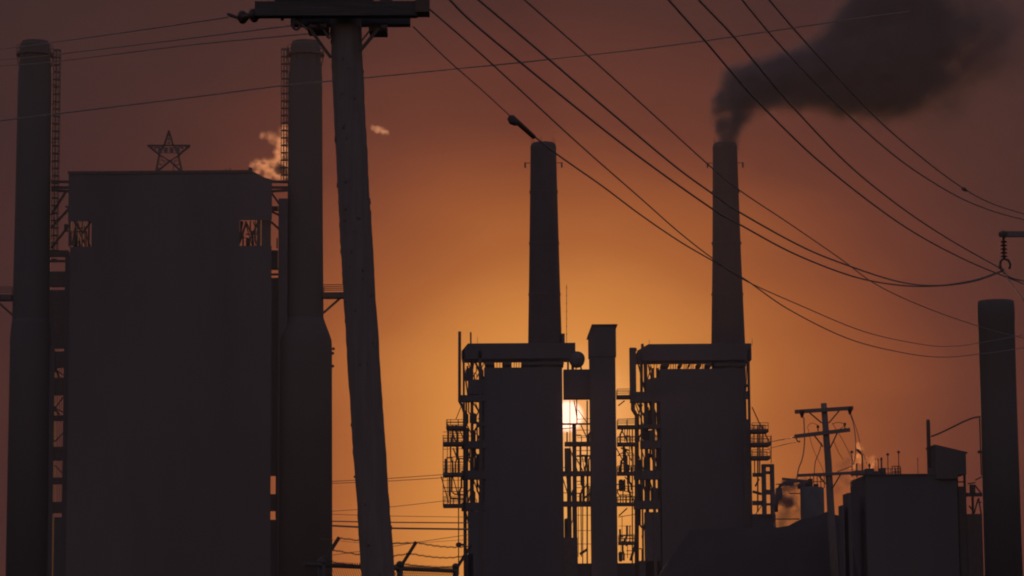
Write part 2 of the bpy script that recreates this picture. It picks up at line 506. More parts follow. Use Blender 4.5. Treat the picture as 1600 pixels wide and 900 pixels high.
# pipes and braces between the boiler house and each chimney
def link(name, label, inner, outer, sgn):
    root = thing(name, label, 'pipe bridge', Vector((at((inner+outer)/2, 450, YL).x, YL, 0)), 'pipe bridges beside the boiler house')
    def X(f): return inner + (outer - inner) * f
    for y0, y1 in ((284, 284), (293, 293), (299, 297)):
        mb = MB(); mb.pbar((X(0), y0), (X(1), y1), YL, 4.0); mb.build('beam', 'steel', root)
    for (fa, ya, fb, yb) in ((.15, 298, 1, 336), (0, 326, 1, 356), (0, 352, 1, 388)):
        if sgn > 0: continue
        mb = MB(); mb.pbar((X(fa), ya), (X(fb), yb), YL, 3.4); mb.build('brace', 'steel', root)
    if sgn > 0:
        mb = MB(); mb.pbox(434, 310, 452, 950, YL - 2, YL + 2); mb.build('duct', 'sheet', root)
        for ya, yb in ((300, 318), (330, 336), (346, 358)):
            mb = MB(); mb.pbar((423, ya), (436, yb), YL, 3.2); mb.build('brace', 'steel', root)
        for y0, y1 in ((322, 330), (391, 422), (427, 430), (434, 744)):
            mb = MB(); mb.pbox(421, y0, 436, y1, YL - 1, YL + 1); mb.build('panel', 'sheet', root)
        mb = MB(); mb.pbox(430.5, 740, 436, 812, YL - 1, YL + 1); mb.build('panel', 'sheet', root)
        mb = MB(); mb.pbox(420, 772, 436, 799, YL - .8, YL + .8); mb.build('panel', 'sheet', root)
        mb = MB(); mb.pbox(420, 812, 436, 950, YL - 1, YL + 1); mb.build('panel', 'sheet', root)
        mb = MB(); mb.pbar((433, 388), (433, 372), YL, 2); mb.build('valve', 'steel', root)
    else:
        for y0, y1 in ((391, 402), (406, 410), (424, 449), (453, 545), (549, 575), (590, 618), (649, 658), (698, 720), (746, 757), (784, 802)):
            mb = MB(); mb.pbox(76, y0, 109, y1, YL - .5, YL + .5); mb.build('landing', 'steel', root)
        mb = MB(); mb.pbox(98.5, 400, 109, 950, YL - .7, YL + .7); mb.build('stair_wall', 'sheet', root)
        mb = MB(); mb.pbox(74, 540, 86, 950, YL - .7, YL + .7); mb.build('stair_wall', 'sheet', root)
        mb = MB(); mb.pbox(84, 808, 100, 950, YL - .6, YL + .6); mb.build('panel', 'sheet', root)
        mb = MB(); mb.pbox(80, 404, 91, 409, YL - .6, YL + .6); mb.build('panel', 'sheet', root)
        for x_ in (89.5, 93, 96):
            mb = MB(); mb.pbar((x_, 575), (x_, 802), YL + 1, .7); mb.build('railing', 'steel', root)
        for ya, yb in ((638, 620), (690, 676), (727, 741), (638, 644), (577, 586)):
            mb = MB(); mb.pbar((86, ya), (99, yb), YL + .6, 1.6); mb.build('stair', 'steel', root)
        for ya, yb in ((575, 590), (640, 648)):
            mb = MB(); mb.pbar((87, ya), (93, yb), YL + .6, 3.0); mb.build('stair', 'steel', root)
        mb = MB(); mb.pbox(100, 350, 108, 362, YL - .5, YL + .5); mb.build('hopper', 'steel', root)
        mb = MB(); mb.pbar((103, 322), (108, 326), YL, 3); mb.build('bracket', 'steel', root)
link('pipe_bridge', 'pipe bridge and stair shaft between the leftmost chimney and boiler house', 108, 80, -1)
link('pipe_bridge', 'pipe bridge and duct between the boiler house and the chimney beside the pole', 424, 452, 1)

# star sign on the roof: an open steel outline with four upright panels
star = thing('star_sign', 'five-pointed open steel star sign standing on the boiler house roof', 'sign',
             Vector((at(264, 270, Yf + 4).x, Yf + 4, at(264, 270, Yf + 4).z - .4)))
SY = Yf + 4
tipT, tipR, tipRB, tipLB, tipL = (264, 204), (297, 227.5), (285, 270), (243.5, 270), (231, 227.5)
inn = [(271, 227.5), (279, 243), (265.5, 251.5), (249, 242), (256.5, 227.5)]
outline = [tipT, inn[0], tipR, inn[1], tipRB, inn[2], tipLB, inn[3], tipL, inn[4]]
mb = MB()
for i in range(10): mb.pbar(outline[i], outline[(i + 1) % 10], SY, 2.8)
mb.build('outline', 'steel', star)
mb = MB()
for i in range(5): mb.pbar(inn[i], inn[(i + 1) % 5], SY + .3, 1.7)
for tip, ia, ib in ((tipT, 4, 0), (tipR, 0, 1), (tipRB, 1, 2), (tipLB, 2, 3), (tipL, 3, 4)):
    A_, B_ = inn[ia], inn[ib]
    for f0, f1 in ((0, .3), (.3, .55), (.55, .78), (.3, 0), (.55, .3), (.78, .55)):
        mb.pbar((A_[0] + (tip[0]-A_[0])*f0, A_[1] + (tip[1]-A_[1])*f0), (B_[0] + (tip[0]-B_[0])*f1, B_[1] + (tip[1]-B_[1])*f1), SY + .3, .8)
for f0 in (.25, .5, .75):
    mb.pbar((256.5 - 7.5*f0, 227.5 + 14.5*f0), (271 + 8*f0, 227.5 + 15.5*f0), SY + .3, .8)
mb.build('lattice', 'steel', star)
mb = MB()
mb.pbar((240, 231), (288, 231), SY + .5, 1.2); mb.pbar((264, 205), (264, 228), SY + .3, .8)
mb.pbar((271, 255), (271, 272), SY + .3, 1.2); mb.build('stiffener', 'steel', star)
for px_ in (250.2, 259.3, 268.3, 278):
    mb = MB(); mb.pbox(px_ - 2.9, 230.5, px_ + 2.9, 239.5, SY - .3, SY - .1); mb.build('panel', 'paint', star)

# ================================================================== CENTRE PLANT (about 490 m away)
YM = 490.0
pxM = YM / F
def far_chimney(cx, ref_top, halves, label):
    root = thing('chimney', label, 'chimney', Vector((at(cx, 535, YM).x, YM, 0)), g_ch)
    prof = [(223.5, halves[0] - 4), (226, halves[0] - 1.5), (231, halves[0] - .3), (236, halves[0] - .6), (300, halves[0] + .6), (400, halves[0] + 2.6),
            (535, halves[1]), (950, halves[1] + 1.2)]
    chimney(root, cx, YM, prof, 'brick', 48, ref=535)
    c = at(cx, 535, YM)
    zt = at(cx, 224, YM).z; r_ = (halves[0] - 1.2) * pxM
    for k in range(6):
        t = 2 * math.pi * k / 6 + .35
        mb = MB(); mb.tube([(c.x + r_*math.cos(t), c.y + r_*math.sin(t), zt - 1), (c.x + r_*math.cos(t), c.y + r_*math.sin(t), zt + 1.0)], .035, 4)
        mb.build('lightning_rod', 'steel', root)
    zb = at(cx, 262, YM).z
    for s_ in (-1, 1):
        x = c.x + s_ * halves[0] * pxM
        mb = MB(); mb.bar((x, YM, zb + .9), (x + s_*1.0, YM, zb + .9), .12); mb.bar((x + s_*.95, YM, zb + 1), (x + s_*.95, YM, zb), .3)
        mb.build('warning_lamp', 'steel', root)
    # iron bands round the shaft
    for row in (300, 380, 460):
        z = at(cx, row, YM).z; rr = (halves[0] + (halves[1]-halves[0])*(row-228)/307.0) * pxM + .03
        mb = MB(); mb.lathe((c.x, c.y), [(rr, z - .15), (rr + .03, z - .15), (rr + .03, z + .15), (rr, z + .15)], 48, cap=False)
        mb.build('iron_band', 'steel', root)
    return root
chC = far_chimney(851.5, 848.5, (21, 26.5), 'smokeless tapered brick chimney left of the small capped tower')
chE = far_chimney(1137.8, 1135.5, (20, 26.5), 'tapered brick chimney with black smoke pouring from its top')

# ---- first far unit
u1 = thing('boiler_unit', 'open-framed boiler unit under the smokeless far chimney, setting sun at its right edge', 'industrial building',
           Vector((at(810, 535, YM).x, YM, 0)), 'boiler units below the far chimneys')
UF, UB = 486.0, 494.0
def roof_slab(root, x0, x1, ytop, ybot, chamfer_left, cham):
    xl = at(x0, ytop, UF).x; xr = at(x1, ytop, UF if x1 > 800 else UB).x
    zt = at((x0+x1)/2, ytop, UF).z; zb = at((x0+x1)/2, ybot, UB).z
    cz = cham[1] * pxM
    poly = [(xl, zb), (xr, zb), (xr, zt), (xl + cham[0]*pxM, zt), (xl, zt - cz)]
    mb = MB(); mb.prism(poly, UF, UB); return mb.build('roof', 'sheet', root)
roof_slab(u1, 721, 899, 536, 566.5, True, (10, 12))
mb = MB(); mb.pbox(757, 574, 880, 950, UF + .5, UB - .5); mb.build('core_wall', 'sheet', u1)
for (x0, x1) in ((757, 773), (784.5, 799.5), (814, 881)):
    mb = MB(); mb.pbox(x0, 565, x1, 575, UF + .6, UB - .6); mb.build('clerestory_panel', 'sheet', u1)
for x_ in (776.5, 781, 803.5, 807, 811):
    mb = MB(); mb.pbar((x_, 575), (x_, 564), UF + 1, 1.0); mb.build('mullion', 'steel', u1)
# thick standpipes on the left corner
mb = MB(); mb.ppipe([(718.2, 518), (718, 575), (718, 627), (723, 636), (727, 650), (727, 900)], UF, 2.4); mb.build('standpipe', 'steel', u1, smooth=True)
mb = MB(); mb.ppipe([(735.5, 519), (735.7, 545)], UF + 1, 1.3); mb.build('vent_pipe', 'steel', u1)
mb = MB(); mb.pbar((746, 527), (746, 537), UF + 1, .5); mb.build('lightning_rod', 'steel', u1)
# columns and floors of the open corner
for i, x_ in enumerate((723.5, 735.5, 748.5)):
    mb = MB(); mb.pbox(x_, 548, x_ + (5 if i else 3.6), 950, UF + (i % 2) * 1.5, UF + 1 + (i % 2) * 1.5); mb.build('column', 'steel', u1)
mb = MB(); mb.pbox(752, 592, 762, 950, UF + 1, UB - 1); mb.build('side_wall', 'sheet', u1)
for (x0, y0, x1, y1) in ((720, 617, 760, 629), (731, 593, 757, 618), (745, 660, 760, 668), (721, 689, 762, 702),
                         (721, 735, 762, 750), (721, 785, 762, 799), (731, 799, 762, 950), (726, 866, 740, 950)):
    mb = MB(); mb.pbox(x0, y0, x1, y1, UF + .2, UB - 4); mb.build('floor_band', 'sheet', u1)
for (a, b, t) in (((722, 553), (731, 617), 2.4), ((733, 617), (741, 562), 1.8), ((741, 565), (757, 592), 2.0), ((757, 566), (745, 590), 1.6), ((740, 630), (757, 658), 2.2),
                  ((741, 657), (753, 632), 2.0), ((745, 752), (757, 783), 2.2), ((742, 705), (758, 733), 1.8), ((727, 658), (742, 690), 1.8), ((731, 705), (741, 735), 2.2),
                  ((732, 784), (741, 752), 2.2), ((728, 800), (737, 840), 2.0)):
    mb = MB(); mb.pbar(a, b, UF + 1.5, t); mb.build('brace', 'steel', u1)
clutter(u1, 727, 757, [566, 593], UF, UB, 11, .5)
clutter(u1, 727, 757, [630, 660, 690], UF, UB, 12, .9)
clutter(u1, 727, 757, [702, 736], UF, UB, 13, .9)
clutter(u1, 727, 757, [750, 786], UF, UB, 14, .9)
# left hanging platforms
YP0, YP1 = 483.0, 489.0
for py_, x0, x1 in ((656+9, 697, 724), (690, 692, 724), (738, 692, 724), (787, 692, 724)):
    platform(u1, x0, x1, py_, YP0, YP1)
for x_ in (692.3, 699, 704, 716):
    y0_ = 655 if x_ > 698 else 680
    mb = MB(); mb.pbar((x_, y0_), (x_, 790), YP0 + .3, 1.0 if x_ != 716 else 1.5); mb.build('hanger', 'steel', u1)
mb = MB(); mb.pbar((716.5, 787), (716.5, 898), YP0 + .5, 1.7); mb.build('leg', 'steel', u1)
for (a, b) in (((712, 656), (720, 636)), ((692, 762), (724, 762)), ((700, 677), (724, 677)), ((697, 715), (724, 713)), ((692, 722), (724, 722)), ((692, 768), (724, 768))):
    mb = MB(); mb.pbar(a, b, YP0 + .4, 1.2); mb.build('brace', 'steel', u1)
for pts in ([(704, 692), (704, 715), (707, 724), (707, 738)], [(706, 744), (706, 768), (710, 772), (724, 773)], [(702, 745), (702, 774), (706, 779), (724, 780)],
            [(698, 662), (706, 672), (712, 690)], [(708, 700), (714, 716), (724, 717)]):
    mb = MB(); mb.ppipe(pts, YP0 + 2, 1.2, 6); mb.build('pipe', 'steel', u1, smooth=True)
mb = MB(); p = at(717, 851, YP0 + 1); mb.sphere((p.x, p.y, p.z), 5*pxM, 8, .75); mb.bar(p, (p.x + 1.2, p.y + 1, p.z), .4); mb.build('valve', 'steel', u1)
# right flank: chimney-side box, crane beam, tank and the gangways the sun shines through
mb = MB(); mb.pbox(877.5, 521, 882.5, 537, UF + 2, UF + 3.5); mb.build('roof_box', 'sheet', u1)
mb = MB(); mb.pbar((885.3, 537), (885.3, 445), UF + 2, .8)
for y_ in range(450, 530, 12): mb.pbar((883.8, y_), (886.8, y_), UF + 2, .5)
mb.build('antenna_mast', 'steel', u1)
for (a, b, t) in (((886, 553), (897, 547), 3), ((886, 560), (898, 552), 1.5), ((894, 570), (894, 580), 3.0), ((900, 568), (900, 580), 1.6), ((887.5, 560), (887.5, 580), 3)):
    mb = MB(); mb.pbar(a, b, UF + 1, t); mb.build('bracket', 'steel', u1)
mb = MB(); mb.pbox(880, 577, 924, 625, UF + .4, UB - 3); mb.build('cross_duct', 'sheet', u1)
mb = MB(); mb.pbox(886, 700, 893, 900, UF + 1, UB - 4); mb.build('column', 'steel', u1)
mb = MB(); mb.pbox(895, 662, 901.5, 950, UF + 1, UB - 5); mb.build('column', 'steel', u1)
mb = MB(); mb.pbar((901, 624), (901.5, 664), UF + 1.5, 1.8); mb.build('column', 'steel', u1)
for x_, t in ((890.5, 1.2), (917.5, 2.3), (910.5, 1.6)):
    mb = MB(); mb.pbar((x_, 626 if x_ != 910.5 else 792), (x_, 900), UF + 1.5, t); mb.build('column', 'steel', u1)
for (x0, y0, x1, y1) in ((876, 661, 924, 664), (882, 690, 924, 698), (901, 711, 924, 714), (880, 736, 926, 744.5), (880, 783, 926, 792), (882, 700, 889, 737), (880, 840, 903, 950)):
    mb = MB(); mb.pbox(x0, y0, x1, y1, UF + .5, UF + 3); mb.build('floor_band', 'steel', u1)
for (a, b, t) in (((897, 626), (902, 656), 1.6), ((903, 640), (918, 662), 1.1), ((901, 672), (921, 672), .8), ((901, 681), (921, 681), .8), ((901, 704), (922, 704), 1),
                  ((901, 722), (914, 720), .8), ((910, 714), (913, 736), 1.3), ((901, 752), (914, 752), 1.2), ((901, 762), (914, 762), 1.0), ((901, 771), (914, 770), 1.6),
                  ((912, 779), (922, 771), 3), ((903.7, 792), (903.7, 870), .9), ((907.8, 792), (908.5, 870), 1.5), ((901, 805), (926, 805), .8), ((901, 829), (926, 829), .8),
                  ((901, 850), (926, 850), .8), ((906, 866), (918, 858), 4), ((878, 670), (900, 668), 1.4), ((886, 675), (886, 690), 2.2)):
    mb = MB(); mb.pbar(a, b, UF + 2, t); mb.build('brace', 'steel', u1)
clutter(u1, 883, 901, [745, 784], UF, UB, 22, .6)
clutter(u1, 903, 923, [698, 737, 784], UF, UB, 21, .3)
mb = MB(); mb.pbox(885, 880, 1010, 950, UF + 1, UF + 4); mb.build('base_wall', 'concrete', u1)

tank = thing('drum_tank', 'small round drum tank mounted between the smokeless chimney and capped tower', 'tank',
             Vector((at(901, 578, UF + 1).x, UF + 1, at(901, 578, UF + 1).z)))
p = at(902, 560.5, UF); rr = 12 * pxM
mb = MB(); n_ = 28
prof = [(.02, -1.4), (rr*.75, -1.2), (rr, -.7), (rr, 2.4), (rr*.75, 2.9), (.02, 3.1)]
vs_, fs_ = [], []
for r_, y_ in prof:
    for k in range(n_):
        t = 2*math.pi*k/n_; vs_.append((p.x + r_*math.cos(t), UF + 1 + y_, p.z + r_*math.sin(t)))
for i in range(len(prof)-1):
    for k in range(n_): fs_.append((i*n_+k, i*n_+(k+1) % n_, (i+1)*n_+(k+1) % n_, (i+1)*n_+k))
mb.add(vs_, fs_); mb.build('drum', 'paint', tank, smooth=True)
for s_ in (-1, 1):
    mb = MB(); mb.bar((p.x + s_*.6, UF + 1.5, p.z - rr*.6), (p.x + s_*.8, UF + 1.5, p.z - rr - .8), .3); mb.build('leg', 'steel', tank)

# ---- capped tower
tw = thing('elevator_tower', 'slender windowless tower with overhanging flat cap between the two boiler units', 'tower',
           Vector((at(944, 535, UF).x, UF, 0)))
mb = MB(); mb.pbox(922, 556, 963.5, 950, UF - 1, UF + 4); mb.build('shaft', 'sheet', tw)
xl, xr = at(920, 530, UF - 1).x, at(962.5, 530, UF - 1).x
zc, zt_ = at(940, 557, UF - 1).z, at(940, 509, UF - 1).z
zk = at(940, 525, UF - 1).z
mb = MB(); mb.prism([(xl, zc), (xr, zc), (xr, zt_), (at(925.5, 509, UF-1).x, zt_), (xl, zk)], UF - 1.2, UF + 4.2); mb.build('head_house', 'sheet', tw)
mb = MB(); z_ = at(940, 507, UF - 1).z
xa, xb_ = at(924.5, 507, UF - 1).x, at(964.5, 507, UF - 1).x
xo = at(917.5, 526, UF - 1).x
mb.prism([(xa, z_), (xb_, z_), (xb_, zt_ + .02), (xa + .2, zt_ + .02), (xo + .3, zk - .1), (xo, zk - .1)], UF - 1.6, UF + 4.6); mb.build('cap_roof', 'steel', tw)

# ---- second far unit
u2 = thing('boiler_unit', 'open-framed boiler unit under the smoking far chimney', 'industrial building',
           Vector((at(1080, 535, YM).x, YM, 0)), 'boiler units below the far chimneys')
roof_slab(u2, 996, 1174, 537, 569, True, (17, 10))
mb = MB(); mb.pbox(1012, 575, 1165, 950, UF + .5, UB - .5)
mb.v = []; mb.f = []
mb.pbox(1030, 576, 1165, 950, UF + .5, UB - .5); mb.build('core_wall', 'sheet', u2)
mb = MB(); mb.pbox(1014, 590, 1031, 612, UF + .5, UB - 2); mb.build('core_wall', 'sheet', u2)
for (x0, x1) in ((1058, 1066), (1074.5, 1077.5), (1086, 1096), (1100, 1112), (1112, 1166), (1031, 1046)):
    mb = MB(); mb.pbox(x0, 567, x1, 577, UF + .6, UB - .6); mb.build('clerestory_panel', 'sheet', u2)
for x_ in (1016, 1022, 1026, 1048, 1052, 1055.5, 1069, 1072, 1080, 1083, 1098, 1101):
    mb = MB(); mb.pbar((x_, 577), (x_, 566), UF + 1, 1.1); mb.build('mullion', 'steel', u2)
mb = MB(); mb.pbox(983.5, 543, 994, 619, UF, UF + 2); mb.build('stair_tower', 'sheet', u2)
mb = MB(); mb.ppipe([(989, 612), (989, 640), (995, 650), (995, 900)], UF + 1, 3.4); mb.build('standpipe', 'steel', u2, smooth=True)
mb = MB(); mb.pbox(1001.5, 537, 1006, 552, UF + .5, UF + 2); mb.build('roof_box', 'sheet', u2)
mb = MB(); mb.pbar((994, 549), (994, 544), UF, 2); mb.pbar((1014.5, 537), (1014.5, 531), UF, .6); mb.build('lightning_rod', 'steel', u2)
mb = MB(); mb.pbar((1175.3, 540), (1175.3, 529), UF, .6); mb.build('lightning_rod', 'steel', u2)
for i, (x_, wd) in enumerate(((1001.5, 3), (1007.5, 6), (1019.5, 5), (1027, 5))):
    mb = MB(); mb.pbox(x_, 550 if i < 2 else 575, x_ + wd, 950, UF + (i % 2) * 1.5, UF + 1 + (i % 2) * 1.5); mb.build('column', 'steel', u2)
for (a, b, t) in (((995, 560), (1007, 608), 2.2), ((1003, 552), (1003, 618), 3.2), ((1012, 620), (1022, 655), 2.4), ((1013, 570), (1018, 592), 2.4), ((1018, 572), (1012, 592), 1.6), ((1004, 632), (997, 650), 1.6),
                  ((1005, 622), (1014, 658), 2.6), ((990, 618), (1006, 650), 2.4), ((1013, 745), (1025, 782), 2.2), ((1015, 705), (1026, 735), 2.4), ((1012, 796), (1003, 840), 2.2)):
    mb = MB(); mb.pbar(a, b, UF + 1.5, t); mb.build('brace', 'steel', u2)
for (x0, y0, x1, y1) in ((984, 612, 1032, 630), (998, 663, 1032, 671), (1000, 688, 1032, 702), (990, 735, 1032, 750), (990, 782, 1032, 796),
                         (1007, 800, 1032, 950), (1013, 672, 1024, 689), (998, 876, 1032, 950), (1008, 592, 1032, 615)):
    mb = MB(); mb.pbox(x0, y0, x1, y1, UF + .2, UF + 3.5); mb.build('floor_band', 'sheet', u2)
clutter(u2, 996, 1030, [630, 664], UF, UB, 31, .8)
clutter(u2, 996, 1030, [671, 689], UF, UB, 32, .8)
clutter(u2, 996, 1030, [702, 736], UF, UB, 33, .8)
clutter(u2, 996, 1030, [750, 783], UF, UB, 34, .8)
# gangways between the tower and the second unit
for py_, x0, x1 in ((617, 964, 985), (664, 965, 996), (691, 965, 996), (737, 965, 992), (785, 965, 992), (846, 967, 992)):
    platform(u2, x0, x1, py_, UF - .5, UF + 3.2, th=.6, rail_step=1.3)
for (a, b, t) in (((966, 634), (976, 626), 1.8), ((967, 806), (980, 794), 2.0), ((966, 808), (996, 803), 1), ((967, 822), (988, 822), .7), ((976, 664), (976, 690), 1.2), ((981, 664), (979, 690), 1.6),
                  ((965, 712), (975, 706), 1.6), ((966, 766), (976, 756), 1.8), ((976, 745), (988, 757), 1.6), ((974, 760), (992, 760), 1.0), ((974, 767), (990, 770), 1.4), ((976, 704), (976, 735), 1.4),
                  ((983.5, 664), (983.5, 735), 1.4), ((988, 664), (988, 880), 1.9), ((970, 700), (984, 704), 2.5), ((977, 852), (985, 846), 4.5), ((972, 806), (972, 846), .9), ((974, 850), (974, 872), .9),
                  ((980.5, 850), (980.5, 872), 1.1), ((966, 866), (990, 866), 1), ((993, 850), (985, 876), 4), ((970, 850), (970, 872), .6), ((969, 838), (974, 838), 3)):
    mb = MB(); mb.pbar(a, b, UF + 1, t); mb.build('brace', 'steel', u2)
clutter(u2, 968, 988, [697, 737], UF - .5, UF + 3, 41, .5)
for x0, x1, lv, sd_ in ((966, 984, [666, 691], 51), (966, 990, [697, 720, 737], 52), (966, 990, [744, 765, 785], 53), (997, 1029, [630, 664], 54), (997, 1029, [672, 689], 55),
                        (997, 1029, [702, 736], 56), (997, 1029, [750, 783], 57), (967, 986, [822, 846, 875], 58), (997, 1007, [796, 840, 880], 59)):
    clutter(u2, x0, x1, lv, UF, UF + 4, sd_, .6)
for x0, x1, lv, sd_ in ((693, 722, [697, 738], 61), (693, 722, [744, 786], 62), (698, 722, [665, 690], 63), (727, 757, [566, 593], 64), (727, 757, [630, 660, 690], 65),
                        (727, 757, [702, 736], 66), (727, 757, [750, 786], 67), (882, 900, [700, 737, 784, 840], 68), (903, 922, [664, 690], 69), (903, 922, [714, 737], 70), (903, 922, [745, 783], 71)):
    clutter(u1, x0, x1, lv, YP0 if x0 < 700 else UF + .5, YP0 + 5 if x0 < 700 else UF + 5, sd_, .6)
for px0_, px1_, rows_u in ((692, 724, (675, 702, 727, 751, 776)), (902, 925, (655, 684, 718, 757, 776)), (966, 994, (655, 683, 712, 728, 760, 777, 836))):
    for r_u in rows_u:
        mb = MB(); mb.pbar((px0_, r_u), (px1_, r_u - 1), UF - 1, .8); mb.build('handrail', 'steel', u1 if px0_ < 960 else u2)
clutter(u2, 968, 988, [744, 785], UF - .5, UF + 3, 42, .5)
# right flank
mb = MB(); mb.pbox(1170, 545, 1174.3, 950, UF, UF + 1.2); mb.build('column', 'steel', u2)
mb = MB(); mb.pbox(1162, 611, 1171, 624, UF, UF + 1.5); mb.build('floor_band', 'steel', u2)
for y0, y1 in ((556, 566), (600, 605), (655, 950)):
    mb = MB(); mb.pbox(1162, y0, 1172, y1, UF + .1, UF + 1.4); mb.build('floor_band', 'steel', u2)
mb = MB(); mb.pbar((1167.5, 556), (1165.5, 612), UF + .5, 1.4); mb.build('brace', 'steel', u2)
for py_, x0, x1 in ((670, 1175, 1201), (691, 1175, 1204.5), (712, 1175, 1204)):
    platform(u2, x0, x1, py_, YP0, YP1, th=.6, rail_step=1.2)
for (a, b, t) in (((1175, 636), (1186, 660), 1.6), ((1186, 660), (1204, 694), 1.8), ((1205, 680), (1205, 724), 1.1), ((1192, 664), (1192, 712), 2.0), ((1184, 664), (1184, 800), 2.2), ((1178, 664), (1178, 700), 1.6),
                  ((1176, 742), (1192, 742), 6), ((1176, 786), (1192, 786), 7), ((1179, 712), (1179, 740), 1.6), ((1176, 768), (1190, 772), 4), ((1180, 760), (1186, 748), 2.6), ((1179, 806), (1190, 790), 1.4), ((1187, 664), (1187, 742), 2)):
    mb = MB(); mb.pbar(a, b, YP0 + 1.5, t); mb.build('brace', 'steel', u2)
mb = MB(); mb.pbox(1173, 803, 1213, 950, UF - 2, UF + 2); mb.build('base_wall', 'concrete', u2)

fl = thing('flue_stack', 'square slotted flue stack at the right foot of the smoking boiler unit', 'stack',
           Vector((at(1200, 725, YP0).x, YP0, 0)))
for (x0, y0, x1, y1) in ((1190, 725, 1197.5, 806), (1203.2, 725, 1210.5, 806)):
    mb = MB(); mb.pbox(x0, y0, x1, y1, YP0, YP0 + 2); mb.build('side_wall', 'sheet', fl)
for (y0, y1) in ((725, 730), (736, 741), (765, 773), (786, 790)):
    mb = MB(); mb.pbox(1196, y0, 1204.5, y1, YP0 + .1, YP0 + 1.6); mb.build('cross_wall', 'sheet', fl)

# ================================================================== RIGHT: low buildings, tank, shed and stack (about 300 m)
YR = 300.0
lb = thing('low_building', 'long low flat-roofed process building right of the small utility pole', 'industrial building',
           Vector((at(1400, 742, YR).x, YR, 0)))
mb = MB(); mb.pbox(1330, 741.5, 1497, 955, YR, YR + 14); mb.build('wall', 'sheet', lb)
mb = MB(); mb.pbox(1329, 740.5, 1449, 743, YR - .2, YR + .4); mb.build('parapet', 'concrete', lb)
mb = MB(); mb.pbox(1318, 770, 1332, 955, YR + 1, YR + 6); mb.pbox(1311, 789, 1320, 955, YR + 1, YR + 5); mb.build('annex', 'sheet', lb)
for (x0, y0, x1, y1) in ((1332, 735, 1352, 743), (1350, 732, 1366, 743), (1373, 731, 1384, 743), (1362, 736, 1376, 743)):
    mb = MB(); mb.pbox(x0, y0, x1, y1, YR + 1, YR + 3); mb.build('roof_unit', 'sheet', lb)
def roof_thing(name, label, cat, px_, top, shape, group):
    b = at(px_, 742, YR + 2); z1 = at(px_, top, YR + 2).z
    root = thing(name, label, cat, Vector((b.x, b.y, b.z - .3)), group)
    k = YR / F
    if shape == 'lamp':
        mb = MB(); mb.tube([(b.x, b.y, b.z - .3), (b.x, b.y, z1)], .7*k, 6); mb.build('pole', 'steel', root)
        mb = MB(); mb.lathe((b.x, b.y), [(.5*k, z1 - 2.4*k), (2.6*k, z1 - 1.2*k), (2.4*k, z1 + .3*k), (.6*k, z1 + 2*k)], 12); mb.build('lamp_head', 'paint', root, smooth=True)
    elif shape == 'hook':
        mb = MB(); mb.tube([at(1347.5, 743, YR+2), at(1347.5, 716, YR+2), at(1346.5, 710, YR+2), at(1343, 706, YR+2)], 1.25*k, 8); mb.build('pole', 'steel', root, smooth=True)
        mb = MB(); mb.tube([at(1345.5, 709, YR+2), at(1342.5, 704.8, YR+2), at(1338.5, 702.2, YR+2)], [1.6*k, 2.4*k, 1.5*k], 8); mb.build('lamp_head', 'paint', root, smooth=True)
    else:
        r_ = shape * k
        mb = MB(); mb.lathe((b.x, b.y), [(r_, b.z - .3), (r_, z1 - .3)], 10); mb.build('pipe', 'steel', root, smooth=True)
        mb = MB(); mb.lathe((b.x, b.y), [(r_*1.3, z1 - .35), (r_*1.3, z1 - .1), (r_*.5, z1)], 10); mb.build('cowl', 'steel', root)
g_l, g_v = 'lamps on the roof of the low building', 'vent pipes on the roof of the low building'
roof_thing('roof_lamp', 'leftmost roof lamp, thin, beside the pole wires', 'lamp', 1331.7, 705.8, 'lamp', g_l)
roof_thing('gooseneck_lamp', 'thick bent gooseneck lamp on the low building roof', 'lamp', 1347.5, 702, 'hook', g_l)
roof_thing('roof_lamp', 'shorter of the two ball-headed lamps near the roof railing', 'lamp', 1387.8, 709.7, 'lamp', g_l)
roof_thing('roof_lamp', 'tallest ball-headed roof lamp, rising beside the railing corner', 'lamp', 1404.8, 706, 'lamp', g_l)
roof_thing('vent_pipe', 'stubby vent pipe left of the gooseneck lamp', 'vent pipe', 1339, 724, 1.1, g_v)
roof_thing('vent_pipe', 'stubby vent pipe right of the gooseneck lamp', 'vent pipe', 1358.7, 724, 1.2, g_v)
roof_thing('vent_pipe', 'thin vent pipe just left of the thick one', 'vent pipe', 1372.7, 716, .7, g_v)
roof_thing('vent_pipe', 'hair-thin vent pipe, second left of the thick one', 'vent pipe', 1368.5, 716, .35, g_v)
roof_thing('vent_pipe', 'thickest and darkest vent pipe on the low building roof', 'vent pipe', 1377.7, 714.5, 1.3, g_v)
roof_thing('vent_pipe', 'faint thin vent pipe alone on the roof near the shed', 'vent pipe', 1434.5, 715, .5, g_v)
b0 = at(1384, 742, YR + .5); b1 = at(1408, 742, YR + .5)
rl = railing(b0.x, b1.x, YR + .6, b0.z - .3, h=1.0, t=.07, step=.55); rl.build('railing', 'steel', lb)
railing(at(1396, 742, YR).x, b1.x, YR + .9, b0.z - .3, h=1.3, t=.09, step=.3).build('railing', 'steel', lb)

